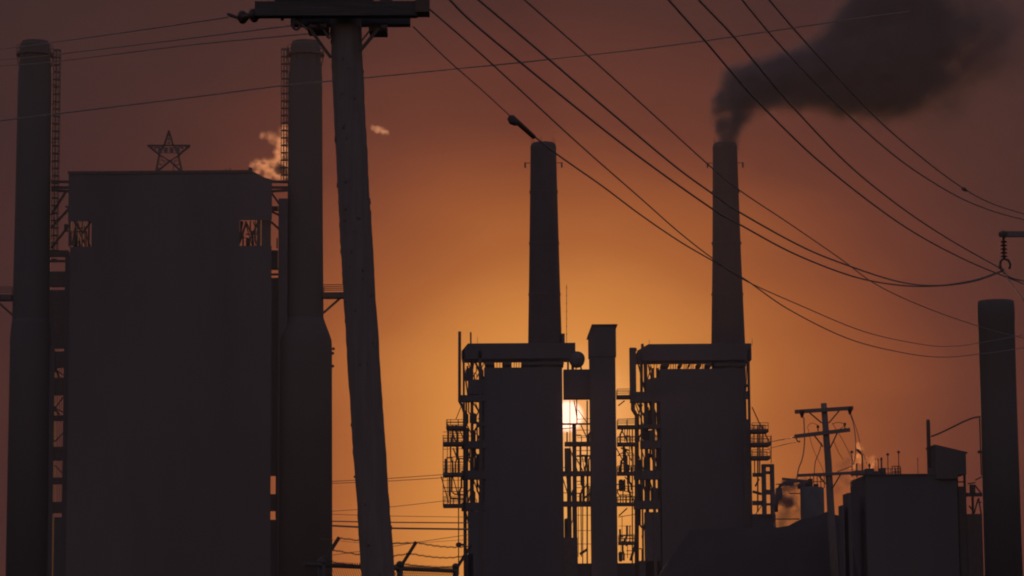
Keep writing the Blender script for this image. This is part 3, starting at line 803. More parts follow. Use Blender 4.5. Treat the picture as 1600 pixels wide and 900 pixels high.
shed = thing('shed', 'boxy shed with sloping roof and a chimney at its left corner', 'shed', Vector((at(1478, 742, YR).x, YR + 2, 0)))
xa, xb_ = at(1448.5, 720, YR + 6).x, at(1508, 720, YR).x
mb = MB(); mb.prism([(xa, at(1449, 743, YR).z - .4), (at(1495, 743, YR).x, at(1449, 743, YR).z - .4), (at(1495, 743, YR).x + .05, at(1500, 742, YR).z), (xb_, at(1500, 742, YR).z), (xb_, at(1508, 709, YR).z), (xa, at(1449, 697, YR).z)], YR - .6, YR + 6)
mb.build('wall', 'sheet', shed)
mb = MB(); mb.bar((xa - .1, YR + 3, at(1449, 696.5, YR).z + .05), (xb_ + .25, YR + 3, at(1508, 708.5, YR).z + .05), 6.4, .2); mb.build('roof', 'steel', shed)
c = at(1451, 690, YR + 1); zt_ = at(1451, 655.5, YR + 1).z
mb = MB(); mb.lathe((c.x, c.y), [(3.1*YR/F, c.z - 3), (3.1*YR/F, zt_ - .3), (2.4*YR/F, zt_)], 16); mb.build('chimney', 'steel', shed, smooth=True)
mb = MB(); mb.ppipe([(1455, 682), (1466, 678), (1485, 669), (1505, 659), (1520, 653), (1536, 650)], YR + 1, 1.3); mb.build('conveyor_pipe', 'steel', shed, smooth=True)
for (x0, y0, x1, y1) in ((1495, 742, 1499, 955), (1508, 742, 1510.2, 955), (1508, 770, 1535, 776), (1494, 752, 1509, 754), (1496, 760, 1510, 955), (1510, 803, 1536, 955),
                         (1515, 757, 1524, 772), (1519, 776, 1521, 803), (1525, 784, 1534, 786)):
    mb = MB(); mb.pbox(x0, y0, x1, y1, YR + 1, YR + 2); mb.build('frame', 'steel', shed)
for a, b in (((1524, 750), (1534, 745)), ((1523, 758), (1534, 772)), ((1522, 803), (1528, 780)), ((1512, 756), (1524, 754)), ((1529, 778), (1533, 803)), ((1514, 790), (1522, 800))):
    mb = MB(); mb.pbar(a, b, YR + 1.5, 2.0); mb.build('brace', 'steel', shed)

st = thing('chimney', 'wide squat cylindrical stack cut by the right edge', 'chimney', Vector((at(1562, 700, 290).x, 290, 0)), g_ch)
kx = 290 / F
c = at(1562.5, 700, 290)
prof = [(470, 26.8), (471.5, 28.4), (482, 29), (502, 29), (503, 28.4), (640, 28.2), (955, 29.5)]
mb = MB(); mb.lathe((c.x, c.y), [(r_*kx, 0 if y_ >= 950 else at(1562, y_, 290).z) for y_, r_ in prof][::-1], 48); mb.build('shaft', 'concrete', st, smooth=True)
z_ = at(1560, 706, 290).z
mb = MB(); mb.bar((c.x - 29*kx, 290, z_), (c.x - 35*kx, 290, z_), .3); mb.build('bracket', 'steel', st)
z0, z1 = at(1533, 742, 290).z, at(1533, 560, 290).z
mb = MB(); mb.bar((c.x - 30.5*kx, 290, z0), (c.x - 30.5*kx, 290, z1 - 6.5), .12)
zz = z0
while zz < z1 - 6.5: mb.bar((c.x - 30.5*kx, 290, zz), (c.x - 28*kx, 290, zz), .06); zz += .5
mb.build('ladder', 'steel', st)

tk = thing('storage_tank', 'dark upright storage tank with rooftop railing left of the small pole', 'tank', Vector((at(1268, 760, 330).x, 330, 0)))
c = at(1269.5, 800, 330); kx = 330 / F
mb = MB(); mb.lathe((c.x, c.y), [(19*kx, 0), (18.5*kx, at(1269, 763, 330).z), (17*kx, at(1269, 761.5, 330).z), (4*kx, at(1269, 760, 330).z)], 40); mb.build('shell', 'paint', tk, smooth=True)
zt_ = at(1269, 763, 330).z
railing(c.x - 4*kx, c.x + 18*kx, 329, zt_, h=1.5, t=.1, step=.4).build('railing', 'steel', tk)
mb = MB(); mb.pbox(1262, 748, 1270, 762, 330, 331); mb.pbox(1258, 754, 1264, 765, 330, 331); mb.build('valve_box', 'steel', tk)
for (a, b, t) in (((1233, 771), (1256, 771), 1.5), ((1211, 811), (1249, 811), 1.7), ((1222, 748), (1263, 752), 3.5), ((1212, 757), (1262, 751), 1.5)):
    mb = MB(); mb.pbar(a, b, 331, t, 331); mb.build('pipe', 'steel', tk)

heap = MB()
hx = [(1205, 829), (1215, 829), (1232, 822), (1250, 816), (1275, 812), (1292, 806), (1304, 804), (1316, 800), (1332, 800), (1345, 802)]
rows_ = []
for j in range(9):
    f_ = abs(j - 4) / 4.0
    row = []
    for i, (a_, b_) in enumerate(hx):
        p_ = at(a_, b_, 322); p_.y += (j - 4) * 4.5
        p_.z = p_.z * (1 - f_ ** 1.6) + 1.1 * noise.noise(Vector((p_.x * .45, p_.y * .3, 0))) + .5 * noise.noise(Vector((p_.x * 1.3, p_.y, 3))) + .4 * noise.noise(Vector((p_.x * 2.9, p_.y, 7)))
        if f_ == 1: p_.z = -.2
        row.append(p_)
    e0 = row[0].copy(); e0.x -= 10; e0.z *= .96; e1 = row[-1].copy(); e1.x += 14; e1.z = -.2; e2 = e0.copy(); e2.x -= 8; e2.z = -.2
    rows_.append([e2, e0] + row + [e1])
nn_ = len(rows_[0])
heap.add([p_ for r_ in rows_ for p_ in r_], [(j*nn_+i, j*nn_+i+1, (j+1)*nn_+i+1, (j+1)*nn_+i) for j in range(8) for i in range(nn_-1)])
tag(heap.build('coal_heap', 'soil', None, smooth=True), 'dark sloping coal heap at the foot of the storage tank', 'coal heap')

mb = MB(); mb.ppipe([(1213, 800), (1214, 772), (1219, 759), (1232, 752), (1248, 751), (1262, 757), (1266, 768)], 331, 2.6, 8); mb.build('arched_pipe', 'steel', tk, smooth=True)
for (x0, y0, x1, y1) in ((1227, 751, 1240, 759), (1212, 762, 1222, 781), (1246, 755, 1262, 764), (1271, 756, 1279, 764)):
    mb = MB(); mb.pbox(x0, y0, x1, y1, 330, 332); mb.build('valve_box', 'steel', tk)

# ================================================================== small utility pole (about 140 m)
YQ = 140.0; kq = YQ / F
up = thing('utility_pole', 'small far utility pole with three crossarms above the low buildings', 'utility pole',
           Vector((at(1302, 900, YQ).x, YQ, 0)))
pb, pt = at(1299, 812, YQ), at(1287, 630, YQ)
dv = (pt - pb) / (pt.z - pb.z)
foot = pt - dv * pt.z
mb = MB(); mb.tube([foot, pb, at(1294, 720, YQ), pt], [6.4*kq, 6*kq, 5.4*kq, 4.6*kq], 14); mb.build('pole', 'wood', up, smooth=True)
for (a, b, t) in (((1242, 643.5), (1333, 637.5), 6.0), ((1241.5, 682), (1328, 671.5), 6.0), ((1246, 743), (1352, 738), 4.6)):
    mb = MB(); mb.pbar(a, b, YQ - .2, t); mb.build('crossarm', 'wood', up)
for a, b, t in (((1265, 645), (1284, 661), 2), ((1311, 642), (1295, 661), 2), ((1272, 680), (1286, 698), 2), ((1308, 677), (1297, 700), 2),
                ((1279, 743), (1290, 756), 2), ((1313, 742), (1300, 764), 2)):
    mb = MB(); mb.pbar(a, b, YQ - .3, t); mb.build('brace', 'steel', up)
for px_, py_ in ((1253, 650), (1328, 645)):
    p = at(px_, py_ - 6, YQ - .2); mb = MB(); mb.lathe((p.x, p.y), [(1.5*kq, p.z - 9*kq), (3.0*kq, p.z - 4*kq), (4.5*kq, p.z), (4.5*kq, p.z + 3*kq)], 12); mb.build('insulator', 'glaze', up, smooth=True)
for px_, py_ in ((1278, 667), (1320, 663)):
    p = at(px_, py_, YQ - .2); mb = MB(); mb.lathe((p.x, p.y), [(.7*kq, p.z - 8*kq), (.9*kq, p.z - 2*kq), (2.1*kq, p.z - 1.5*kq), (2.2*kq, p.z + 1.5*kq), (1.2*kq, p.z + 2.5*kq)], 12); mb.build('insulator', 'glaze', up, smooth=True)
mb = MB(); mb.ppipe(spline([(1244, 684, 0), (1247, 690, 0), (1251, 690, 0)], 4) and [(1243, 683), (1246, 689), (1250, 691)], YQ - .2, 1.0, 6); mb.build('clamp', 'steel', up)

def wire(pts, Y0, Y1, rpx, label, group, name='power_line', mat_='wire', n=10, r_abs=None):
    """a cable whose depth changes evenly along its length, sagging through the listed points"""
    P = spline([(x, y, 0) for x, y in pts], n)
    L = [0.0]
    for a, b in zip(P[:-1], P[1:]): L.append(L[-1] + (b - a).length)
    W3, rs = [], []
    for p, l in zip(P, L):
        t = l / L[-1]
        Y = 1.0 / ((1 - t) / Y0 + t / Y1)
        W3.append(at(p.x, p.y, Y)); rs.append(r_abs or rpx * min(Y0, Y1) / F * (1 + .0*t))
    r0 = r_abs or rpx * (2.0 / (1.0 / Y0 + 1.0 / Y1)) / F
    mb = MB(); mb.tube(W3, r0, 6)
    o = mb.build(name, mat_, None, smooth=True)
    return tag(o, label, 'power line', group)

g_d = 'slack jumper wires on the small far utility pole'
wire([(1256, 652), (1257, 690), (1254, 715), (1248, 732), (1245, 748)], YQ - .3, YQ - .3, .9, 'slack jumper wire hanging from the left end of the top crossarm', g_d, n=6)
wire([(1284, 692), (1280, 706), (1274, 722), (1272, 742)], YQ - .3, YQ - .3, .7, 'slack jumper wire curving down close beside the small pole', g_d, n=6)
wire([(1329, 648), (1334, 665), (1337, 690), (1336, 715), (1330, 728), (1308, 737)], YQ - .3, YQ - .3, .7, 'slack jumper wire looping down from the right end of the top crossarm', g_d, n=6)
wire([(1330, 648), (1338, 670), (1346, 700), (1356, 728)], YQ - .3, YQ + 20, .5, 'thin wire slanting right from the top crossarm to the low roof', g_d, n=6)
wire([(1301, 662), (1318, 690), (1336, 726)], YQ - .3, YQ + 20, .5, 'thin straight wire slanting right from the small pole toward the roof', g_d, n=6)
wire([(1303, 690), (1310, 706), (1317, 718)], YQ - .3, YQ + 20, .5, 'short thin wire under the right of the second crossarm', g_d, n=6)
wire([(1262, 668), (1270, 700), (1284, 730), (1290, 745)], YQ - .3, YQ + 10, .4, 'hair-thin wire left of the small pole crossing its brace', g_d, n=6)
wire([(1242, 683), (1224, 686.5), (1200, 691)], YQ, 250, .8, 'upper of two wires running left from the second crossarm', g_d, n=6)
wire([(1250, 689), (1228, 694), (1200, 701)], YQ, 250, .6, 'lower of two wires running left from the second crossarm', g_d, n=6)
wire([(1261, 667), (1268, 661), (1278, 664)], YQ - .3, YQ - .3, .45, 'tiny arched wire over the left insulator of the second crossarm', g_d, n=6)
wire([(1300, 662), (1311, 660), (1320, 664), (1310, 672)], YQ - .3, YQ - .3, .6, 'tiny arched wire at the right insulator of the second crossarm', g_d, n=6)

# ================================================================== big foreground pole (26 m)
YN = 26.0; kn = YN / F
bp = thing('utility_pole', 'massive leaning wooden utility pole in the foreground with stacked crossarms', 'utility pole',
           Vector((at(600, 900, YN).x, YN, 0)))
top, mid, bot = at(538, -60, YN), at(561, 450, YN), at(590.5, 900, YN)
foot = bot + (bot - mid) * (bot.z / (mid.z - bot.z))
pts, rs = [], []
N = 150
ctrl = spline([foot, bot, mid, at(544, 130, YN), top], 40)
for i, p in enumerate(ctrl):
    pts.append(p); rs.append((26.2 - 1.6 * p.z / top.z) * kn)
n_ = 40
pts_pole = list(zip(pts, rs))
mb = MB(); mb.tube(pts, rs, n_)
for i, v_ in enumerate(mb.v):      # splintered, checked surface
    ring = i // n_
    if ring < len(pts):
        c = pts[ring]; d = Vector((v_.x - c.x, v_.y - c.y, 0))
        k = 1 + .05 * noise.noise(Vector((v_.x * 14, v_.y * 14, v_.z * 2.0))) + .035 * noise.noise(Vector((v_.x * 5, v_.y * 5, v_.z * 26)))
        mb.v[i] = Vector((c.x + d.x * k, c.y + d.y * k, v_.z))
rnd = random.Random(5)             # splinters standing out of the weathered surface
for k in range(170):
    c, r_ = pts_pole[rnd.randrange(len(pts_pole) - 1)]; c = c.lerp(pts_pole[pts_pole.index((c, r_)) + 1][0], rnd.random())
    t_ = rnd.uniform(0, 2 * math.pi); dirn = Vector((math.cos(t_), math.sin(t_), 0))
    mb.bar(c + dirn * r_ * .9, c + dirn * (r_ + rnd.uniform(.002, .011)), rnd.uniform(.005, .016), rnd.uniform(.02, .06))
mb.build('pole', 'wood', bp, smooth=True)
def nb(name, x0, y0, x1, y1, ya, yb, m='wood'):
    mb = MB(); mb.pbox(x0, y0, x1, y1, ya, yb); return mb.build(name, m, bp)
mb = MB(); mb.bar(at(399, 15.5, YN - .3), at(652, 15, YN - .3), .14, .145); mb.build('crossarm', 'arm', bp)
mb = MB(); mb.bar(at(455, 29, YN + .3), at(641, 28.5, YN + .3), .14, .155); mb.build('crossarm', 'arm', bp)
mb = MB(); mb.bar(at(430, -8, YN - .3), at(583, -8, YN - .3), .14, .15); mb.build('crossarm', 'arm', bp)
nb('bracket', 649, -20, 671.5, 27, YN - .4, YN - .15, 'steel')
nb('bracket', 480, 34, 515, 43, YN - .1, YN + .2, 'steel')
nb('bracket', 576, 36, 606, 44, YN - .1, YN + .2, 'steel')
nb('pole_pin', 600, -14, 607, 8, YN - .3, YN - .25, 'steel')
for a, b, t in (((482, 42), (517, 90), 4.6), ((499, 36), (513, 58), 3.4), ((592, 44), (563, 79), 5.0), ((580, 45), (563, 66), 2.4)):
    mb = MB(); mb.pbar(a, b, YN - .22, t); mb.build('brace', 'steel', bp)
# strain insulator string on the left end
pts = [at(357, 22.5, YN), at(370, 28, YN), at(405, 21, YN - .2)]
mb = MB(); mb.tube([at(355, 21.5, YN - .1), at(361, 24, YN - .1), at(372, 28, YN - .1), at(400, 22, YN - .3)], [.011, .019, .016, .03], 10)
mb.build('strain_rod', 'steel', bp, smooth=True)
def disc_between(a, b, Y, r_px, name='insulator'):
    A, B = at(*a, Y), at(*b, Y); d = B - A
    P = [A, A + d*.2, A + d*.45, A + d*.6, A + d*.85, B]
    mb = MB(); mb.tube(P, [r_px*kn*.35, r_px*kn*.9, r_px*kn, r_px*kn*.95, r_px*kn*.6, r_px*kn*.3], 16)
    return mb.build(name, 'glaze', bp, smooth=True)
disc_between((371, 28), (389, 25.5), YN - .1, 11)
disc_between((389, 26), (406, 22), YN - .2, 11.5)
mb = MB(); mb.bar(at(404, 18, YN - .3), at(424, 12, YN - .3), .12, .12); mb.build('end_fitting', 'steel', bp)
# ring hook, bolts and small hardware under the arms
p = at(463, 40, YN - .3); mb = MB()
mb.tube([(p.x + 5.5*kn*math.cos(t), p.y, p.z + 6.5*kn*math.sin(t)) for t in [2*math.pi*k/14 for k in range(15)]], 1.9*kn, 6); mb.build('hook', 'steel', bp, smooth=True)
p = at(514, 56, YN - .2); mb = MB()
mb.tube([(p.x + 3.2*kn*math.cos(t), p.y, p.z + 4*kn*math.sin(t)) for t in [2*math.pi*k/10 for k in range(11)]], 1.3*kn, 6); mb.build('hook', 'steel', bp, smooth=True)
for (a, b, r_) in (((441, 26), (441, 32), 3.5), ((466, 27), (468, 34), 5), ((600, 40), (600, 47), 6), ((506, 38), (508, 44), 5), ((491, 40), (491, 45), 6)):
    mb = MB(); mb.tube([at(*a, YN - .25), at(*b, YN - .25)], [r_*kn, r_*kn*.6], 10); mb.build('bolt', 'steel', bp, smooth=True)
mb = MB(); mb.ppipe([(471, 38), (480, 46), (487, 38)], YN - .2, 1.8, 6); mb.build('jumper', 'wire', bp, smooth=True)
# ================================================================== right-hand line pole, just outside the frame (55 m)
YI = 55.0; ki = YI / F
rp = thing('utility_pole', 'line pole whose arm and insulator string reach in at the right edge', 'utility pole',
           Vector((at(1665, 700, YI).x, YI, 0)))
c = at(1665, 450, YI)
mb = MB(); mb.tube([(c.x, YI, 0), (c.x, YI, at(1665, 250, YI).z)], [.19, .15], 16); mb.build('pole', 'wood', rp, smooth=True)
mb = MB(); mb.bar(at(1563, 366, YI), at(1700, 366, YI), 8.5*ki, 8.5*ki); mb.build('crossarm', 'wood', rp)
mb = MB(); mb.tube([at(1561, 366, YI), at(1568, 366, YI), at(1573, 366, YI)], [3.6*ki, 6*ki, 5*ki], 12); mb.build('end_cap', 'steel', rp, smooth=True)
p = at(1568, 372, YI)
prof = [(2.4*ki, p.z)]
for k in range(5):
    z_ = p.z - (6 + k * 5.8) * ki
    prof += [(1.8*ki, z_ + 2.5*ki), (5.6*ki, z_), (5.2*ki, z_ - .9*ki), (1.8*ki, z_ - 1.4*ki)]
prof += [(2.2*ki, p.z - 34*ki)]
mb = MB(); mb.lathe((p.x, p.y), prof[::-1], 16); mb.build('insulator', 'glaze', rp)
for pts in ([(1568.5, 404), (1563.5, 408), (1562, 420)], [(1568.5, 404), (1576, 407), (1579, 414), (1577, 420)], [(1562, 412), (1566, 425)]):
    mb = MB(); mb.tube([at(x, y, YI) for x, y in pts], 1.9*ki, 8); mb.build('clamp', 'steel', rp, smooth=True)

# ================================================================== overhead wires
g_w = 'power lines sweeping down across the sky'
wire([(646, 42), (700, 94), (750, 138), (798, 182)], YN, 34, 1.0, 'power line from the foreground pole to the torpedo-shaped splice', g_w)
wire([(836, 214), (873, 243), (940, 290), (1000, 335), (1060, 376), (1111, 406), (1162, 435), (1230, 482), (1320, 527), (1400, 549), (1470, 558), (1540, 552), (1615, 541)], 36, 90, .95,
     'lowest power line sagging from the splice past both far chimneys', g_w)
wire([(671, 14), (760, 92), (900, 221), (1000, 309), (1060, 362), (1111, 402), (1162, 437), (1250, 477), (1350, 518), (1440, 538), (1490, 541), (1540, 534), (1615, 520)], YN, 90, .95,
     'power line from the right end of the foreground crossarm, second lowest at right', g_w)
wire([(690, -13), (705, 2), (750, 45), (900, 168), (1000, 246), (1111, 325), (1158, 352), (1240, 396), (1330, 431), (1400, 445), (1460, 447), (1520, 440), (1566, 424)], 30, YI, 1.45,
     'lower of two thick power lines crossing above the smokeless chimney', g_w)
wire([(730, -15), (748, 0), (850, 86), (950, 172), (1050, 256), (1111, 301), (1158, 333), (1250, 384), (1320, 413), (1400, 439), (1460, 446), (1520, 438), (1566, 423)], 30, YI, 1.45,
     'upper of two thick power lines crossing above the smokeless chimney', g_w)
wire([(808, -12), (820, 0), (920, 88), (1000, 160), (1111, 261), (1158, 299), (1230, 347), (1310, 402), (1370, 445), (1450, 482), (1540, 513), (1615, 532)], 34, 100, 1.0,
     'thin power line passing just beneath the lamp bracket of the smoking chimney', g_w)
wire([(1035, -12), (1045, 0), (1100, 62), (1145, 115), (1190, 165), (1280, 252), (1400, 345), (1500, 402), (1600, 444)], 30, 58, 1.4,
     'thick power line entering the smoke nearest above the smoking chimney', g_w)
wire([(1082, -12), (1092, 0), (1140, 50), (1180, 98), (1237, 165), (1320, 252), (1400, 318), (1480, 372), (1568, 422)], 30, YI, 1.4,
     'power line through the smoke that ends at the insulator string', g_w)
wire([(1150, -14), (1160, 0), (1220, 72), (1310, 165), (1400, 245), (1480, 298), (1540, 326), (1605, 345)], 30, 60, 1.25,
     'lower of the two highest power lines right of the smoke', g_w)
wire([(1192, -12), (1202, 0), (1258, 65), (1365, 180), (1445, 250), (1505, 294), (1550, 318), (1605, 336)], 30, 60, 1.25,
     'topmost power line, with a small knot near the right edge', g_w)
wire([(1566, 424), (1580, 434), (1605, 440)], YI, 58, 1.2, 'short power line leaving the insulator clamp to the right', g_w)
wire([(1568, 420), (1578, 440), (1600, 470)], YI, 50, 1.0, 'short power line dropping steeply from the insulator clamp', g_w)
# knot on the topmost line, splice sleeve
p0, p1 = at(797, 182, 34), at(834, 215, 34.5)
sp = thing('line_splice', 'dark torpedo-shaped splice on the wire above the smokeless chimney', 'cable splice', p0)
mb = MB(); mb.tube([at(800, 184.5, 34), at(812, 194, 34.1), at(834, 214, 34.5)], [5.2*34/F, 4.3*34/F, 3.8*34/F], 12); mb.build('sleeve', 'steel', sp, smooth=True)
mb = MB(); mb.tube([at(796, 181, 34), at(797.5, 183, 34), at(801.5, 189, 34), at(808, 194, 34)], [2*34/F, 6.2*34/F, 7.4*34/F, 4*34/F], 12); mb.build('head', 'steel', sp, smooth=True)
kb = MB(); pk = at(1507, 296, 46); kb.sphere((pk.x, pk.y, pk.z), .035, 6); kb.bar((pk.x - .05, pk.y, pk.z + .02), (pk.x + .05, pk.y, pk.z - .03), .03)
tag(kb.build('line_clamp', 'steel'), 'tiny clamp knot on the topmost power line near the right edge', 'cable clamp')

g_f = 'thin faint cables crossing the sky in the distance'
wire([(-20, 191), (95, 177), (300, 152), (440, 134), (567, 122), (760, 103), (950, 83), (1100, 64), (1290, 36), (1420, 18)], 200, 200, 1.15, 'long faint cable slanting up behind every wire from left edge to smoke', g_f)
wire([(-20, 80), (85, 66), (220, 47), (357, 27)], 120, 60, .9, 'topmost faint cable left of the foreground pole', g_f)
wire([(-20, 96), (97, 84), (280, 62), (463, 39)], 120, 60, .9, 'middle faint cable left of the foreground pole', g_f)
wire([(-20, 105), (97, 95), (300, 70), (512, 50)], 120, 60, .9, 'lowest of three faint cables left of the foreground pole', g_f)
g_p = 'distant cables and pipes between the left plant and the centre plant'
wire([(500, 753), (600, 748), (700, 741)], 420, 420, .55, 'upper strand of the highest distant pair behind the foreground pole', g_p)
wire([(500, 756), (600, 752), (700, 746)], 420, 420, .55, 'lower strand of the highest distant pair behind the foreground pole', g_p)
wire([(500, 800), (600, 793), (700, 782)], 420, 420, .45, 'rising faint distant cable behind the foreground pole', g_p)
wire([(500, 803), (600, 806), (730, 808)], 420, 420, .45, 'level faint distant cable just above the two pipes', g_p)
wire([(500, 814), (600, 816), (735, 817)], 420, 420, 1.0, 'upper thinner distant pipe behind the foreground pole', g_p)
wire([(500, 820.5), (600, 825), (735, 827)], 420, 420, 1.6, 'lower thicker distant pipe behind the foreground pole', g_p)
wire([(500, 870), (600, 856), (660, 846), (735, 835)], 200, 200, .5, 'faint cable rising to the right above the barbed wire', g_p)
wire([(500, 842), (600, 850), (735, 843)], 200, 200, .35, 'hair-thin sagging cable above the barbed wire', g_p)

# ================================================================== chain-link fence with barbed wire (27 m)
fence = thing('chain_link_fence', 'chain link fence with slanted arms carrying barbed wire at the bottom', 'fence', Vector((at(600, 900, 27).x, 27, 0)))
FA, FB = (474, 27.0), (712, 31.0)        # (column, distance) of the two ends: it runs away to the right
def fpt(t):
    """ground point at fraction t of the fence"""
    a = at(FA[0], 900, FA[1]); b = at(FB[0], 900, FB[1])
    return Vector((a.x + (b.x - a.x) * t, a.y + (b.y - a.y) * t, 0))
def t_of(px_):
    lo, hi = 0.0, 1.0
    for _ in range(40):
        m_ = (lo + hi) / 2; q = fpt(m_)
        if q.x / q.y < (px_ - 800) / F / math.cos(R(7)): lo = m_
        else: hi = m_
    return lo
RH = at(600, 886, fpt(t_of(600)).y).z     # rail height
a, b = fpt(0), fpt(1)
mb = MB(); mb.tube([(a.x, a.y, RH), (b.x, b.y, RH - .02)], .024, 10); mb.build('top_rail', 'galv', fence, smooth=True)
L = (b - a).length; dr = (b - a) / L
mb = MB()
cell = .062; H = RH; k = 0
span = H
t = 0.0
while t < L - .01:
    p, q = a + dr * t, a + dr * min(L, t + span)
    mb.tube([(p.x, p.y, .02), (q.x, q.y, .02 + H * (min(L, t + span) - t) / span)], .0032, 4, cap=False)
    mb.tube([(p.x, p.y - .004, H), (q.x, q.y - .004, H - H * (min(L, t + span) - t) / span)], .0032, 4, cap=False)
    mb.bar((p.x, p.y, H - .01), (p.x + .006, p.y, H + .036), .008)
    mb.bar((p.x + .012, p.y, H - .01), (p.x + .004, p.y, H + .03), .008)
    t += cell
mb.build('chain_mesh', 'galv', fence)
tips = []
posts = [t_of(x) for x in (503, 624, 711)]
for tt in posts:
    p = fpt(tt)
    mb = MB(); mb.tube([(p.x, p.y, 0), (p.x, p.y, RH + .01)], .035, 12); ps = mb.build('post', 'galv', fence, smooth=True)
    d = Vector((.185, .0, .285))
    mb = MB(); mb.bar((p.x - .01, p.y, RH - .02), (p.x + d.x, p.y, RH + d.z), .036); mb.build('barb_arm', 'galv', ps)
    mb = MB(); mb.sphere((p.x, p.y, RH + .03), .045, 6); mb.build('post_cap', 'galv', ps, smooth=True)
    tips.append(p)
def barb(frac, sag, seed):
    rnd = random.Random(seed)
    mb = MB()
    for i in range(len(tips) - 1):
        p = tips[i] + Vector((.185 * frac, 0, RH + .285 * frac)); q = tips[i+1] + Vector((.185 * frac, 0, RH + .285 * frac))
        pts = []
        sg = sag * rnd.uniform(.5, 1.6)
        for k in range(31):
            t = k / 30
            v_ = p.lerp(q, t); v_.z -= 4 * sg * t * (1 - t) * (1 + .5 * (t - .5) * rnd.choice((1,)))
            v_.z += .004 * math.sin(k * 1.7 + seed)
            pts.append(v_)
        mb.tube(pts, .0048, 5, cap=False)
        for k in range(1, 30, 1):
            c = pts[k]
            mb.bar(c + Vector((-.006, 0, -.012)), c + Vector((.007, 0, .014)), .005)
    return mb.build('barbed_wire', 'galv', fence)
barb(.97, .035, 1); barb(.55, .03, 2); barb(.15, .05, 3)

# ================================================================== smoke and steam
def puff_volume(name, label, cat, Y, blobs, dens, color, aniso, nscale, namp, k_edge=4.0, step=1.0, depth=1.0, emit=None, kind=None, absorb=None):
    """blobs: (column, row, radius px, weight[, depth offset]); the cloud hangs in real space at distance Y"""
    kk = Y / F
    P = [(at(b[0], b[1], Y) + Vector((0, b[4] if len(b) > 4 else 0, 0)), b[2] * kk, b[3]) for b in blobs]
    # outer skin: merged spheres
    bm = bmesh.new()
    for c, r_, w_ in P:
        bmesh.ops.create_icosphere(bm, subdivisions=3, radius=r_ * 1.02, matrix=Matrix.Translation(c))
    origin = P[0][0].copy()
    bmesh.ops.translate(bm, verts=bm.verts, vec=-origin)
    me = bpy.data.meshes.new(name + '_raw'); bm.to_mesh(me); bm.free()
    tmp = bpy.data.objects.new(name, me); COL.objects.link(tmp)
    md = tmp.modifiers.new('skin', 'REMESH'); md.mode = 'VOXEL'; md.voxel_size = min(r_ for _, r_, _ in P) * .22
    dg = bpy.context.evaluated_depsgraph_get()
    me2 = bpy.data.meshes.new_from_object(tmp.evaluated_get(dg)); me2.name = name
    tmp.modifiers.clear(); tmp.data = me2; bpy.data.meshes.remove(me)
    o = tmp; o.name = name; o.location = origin
    m = bpy.data.materials.new(name + '_air'); m.use_nodes = True
    n = NT(m.node_tree)
    t = n.n('ShaderNodeTexCoord'); pos = t.outputs['Object']
    nz_ = n.n('ShaderNodeTexNoise'); nz_.inputs['Scale'].default_value = nscale; nz_.inputs['Detail'].default_value = 5.0; nz_.inputs['Roughness'].default_value = .6
    n.put(nz_.inputs['Vector'], pos)
    # push the sampling point about so that edges curl
    off = n.v('MULTIPLY', n.v('SUBTRACT', nz_.outputs['Color'], (.5, .5, .5)), (namp,) * 3)
    q = n.v('ADD', pos, off)
    tot = None
    for c, r_, w_ in P:
        d = n.v('DISTANCE', q, tuple(c - origin))
        e = n.m('DIVIDE', d, r_)
        g_ = n.m('MULTIPLY', n.m('MAXIMUM', n.m('SUBTRACT', 1.0, n.m('MULTIPLY', e, e)), 0.0), 1.0)
        g_ = n.m('MULTIPLY', n.m('MULTIPLY', g_, g_), w_)
        tot = g_ if tot is None else n.m('ADD', tot, g_)
    nf = n.maprange(nz_.outputs['Fac'], .36, .64, .12, 1.5, smooth=False)
    de = n.m('MULTIPLY', n.m('MULTIPLY', n.m('MINIMUM', tot, 1.6), nf), dens)
    pv = n.n('ShaderNodeVolumePrincipled')
    pv.inputs['Color'].default_value = (*color, 1); pv.inputs['Anisotropy'].default_value = aniso
    if absorb: pv.inputs['Absorption Color'].default_value = (*absorb, 1)
    n.put(pv.inputs['Density'], de)
    out = n.n('ShaderNodeOutputMaterial'); n.t.links.new(pv.outputs[0], out.inputs['Volume'])
    m.cycles.volume_step_rate = step
    o.data.materials.clear(); o.data.materials.append(m)
    for p in o.data.polygons: p.use_smooth = True
    return tag(o, label, cat, kind=kind)

plume = [(1136, 228, 24, 2.2), (1136, 214, 27, 2.0), (1137, 198, 31, 1.8), (1141, 180, 37, 1.7), (1148, 164, 42, 1.6), (1170, 162, 38, .9), (1152, 148, 44, 1.3), (1160, 136, 48, 1.3), (1184, 130, 54, 1.3), (1210, 130, 60, 1.3), (1240, 124, 64, 1.3),
         (1275, 114, 72, 1.4), (1310, 114, 80, 1.4), (1345, 106, 92, 1.5), (1385, 95, 104, 1.5), (1415, 100, 94, 1.0), (1340, 60, 74, 1.0), (1380, 30, 92, 1.2),
         (1425, 20, 92, .9), (1465, 80, 84, .3), (1390, 160, 52, .8), (1330, 160, 46, .8), (1500, 50, 120, .3), (1470, 150, 80, .25), (1560, 60, 130, .14), (1400, -40, 100, 1.0)]
puff_volume('smoke_plume', 'thick black smoke plume streaming right from the far chimney top', 'smoke', YM, plume, .75, (.27, .23, .25), 0.0, .24, 3.6, step=.3)
veil = [(1560, 160, 170, .5), (1530, 330, 130, .55), (1500, 470, 110, .6), (1480, 600, 90, .45), (1600, 450, 150, .6), (1480, 220, 150, .35), (1600, 260, 150, .5)]
puff_volume('smoke_veil', 'thin reddish smoke veil drifting down behind the right-hand stack', 'smoke', 640, veil, .012, (.3, .2, .2), 0.0, .05, 8.0, step=1.0)
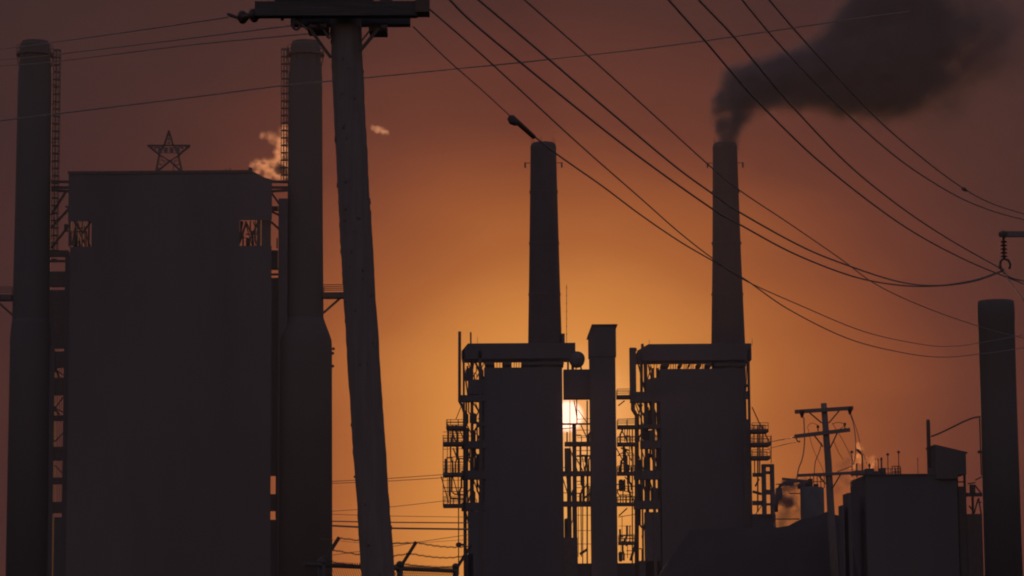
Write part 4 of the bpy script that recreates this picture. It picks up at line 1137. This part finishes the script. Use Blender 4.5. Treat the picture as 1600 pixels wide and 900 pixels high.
steamA = [(394, 258, 7, .9), (402, 255, 10, .9), (411, 257, 13, .9), (421, 259, 15, 1), (431, 263, 17, 1), (441, 268, 18, 1), (441, 252, 17, .9), (438, 238, 16, .8), (440, 222, 15, .8), (445, 206, 15, .6), (424, 214, 13, .5), (410, 212, 9, .6), (403, 268, 9, .7), (418, 274, 12, .8), (450, 240, 20, .8), (455, 262, 22, .8)]
puff_volume('steam_plume', 'bright curling steam drifting from the roof pipe behind the tall chimney', 'steam', 392, steamA, .55, (.94, .8, .7), .6, .9, 1.6, step=.4)
steamB = [(583, 199, 6, .6), (590, 202, 8, 1), (598, 205, 8, 1), (604, 207, 6, .8)]
shadeA = [(437, 262, 13, 1), (444, 268, 12, 1), (424, 258, 7, .8), (412, 254, 6, .7), (446, 246, 9, .8)]  # absorbing puff added in place of the steam's own self-shadow
puff_volume('dark_puff', 'dark puff added as shade within the roof steam beside the tall chimney ladder', 'smoke', 386, shadeA, 2.4, (.3, .22, .22), 0.0, .9, 1.2, step=.4)
puff_volume('steam_wisp', 'small bright wisp of cloud just right of the foreground pole', 'steam', 392, steamB, .9, (.96, .93, .9), .55, 1.2, 1.2, step=.4)
steamC = [(1228, 802, 22, .8), (1238, 782, 18, .8), (1240, 764, 16, .8), (1250, 800, 16, .7), (1222, 822, 16, .7), (1246, 818, 14, .6)]
puff_volume('steam_plume', 'low steam cloud between the flue stack and storage tank', 'steam', 345, steamC, 1.0, (.98, .8, .6), .85, .6, 1.6, step=.4)
steamD = [(1308, 762, 14, .6), (1324, 752, 14, .6), (1312, 745, 12, .6), (1341, 695, 7, .8), (1344, 702, 8, .8), (1340, 712, 9, .6), (1350, 718, 12, .5), (1362, 722, 13, .45), (1330, 722, 16, .45), (1316, 730, 16, .4)]
puff_volume('steam_plume', 'ragged steam puffs rising around the gooseneck lamp and roof', 'steam', 312, steamD, .8, (.98, .8, .6), .85, .8, 1.4, step=.4)
darkE = [(1218, 776, 16, 1.0), (1230, 784, 13, .9), (1238, 786, 9, .8), (1228, 765, 12, .9), (1240, 755, 12, .9), (1226, 754, 10, .9), (1256, 752, 9, .8), (1246, 792, 6, .6)]
puff_volume('dark_puff', 'dark curling smoke puff low between flue stack and tank', 'smoke', 326, darkE, 3.0, (.25, .2, .22), 0.0, .7, 1.6, step=.4)
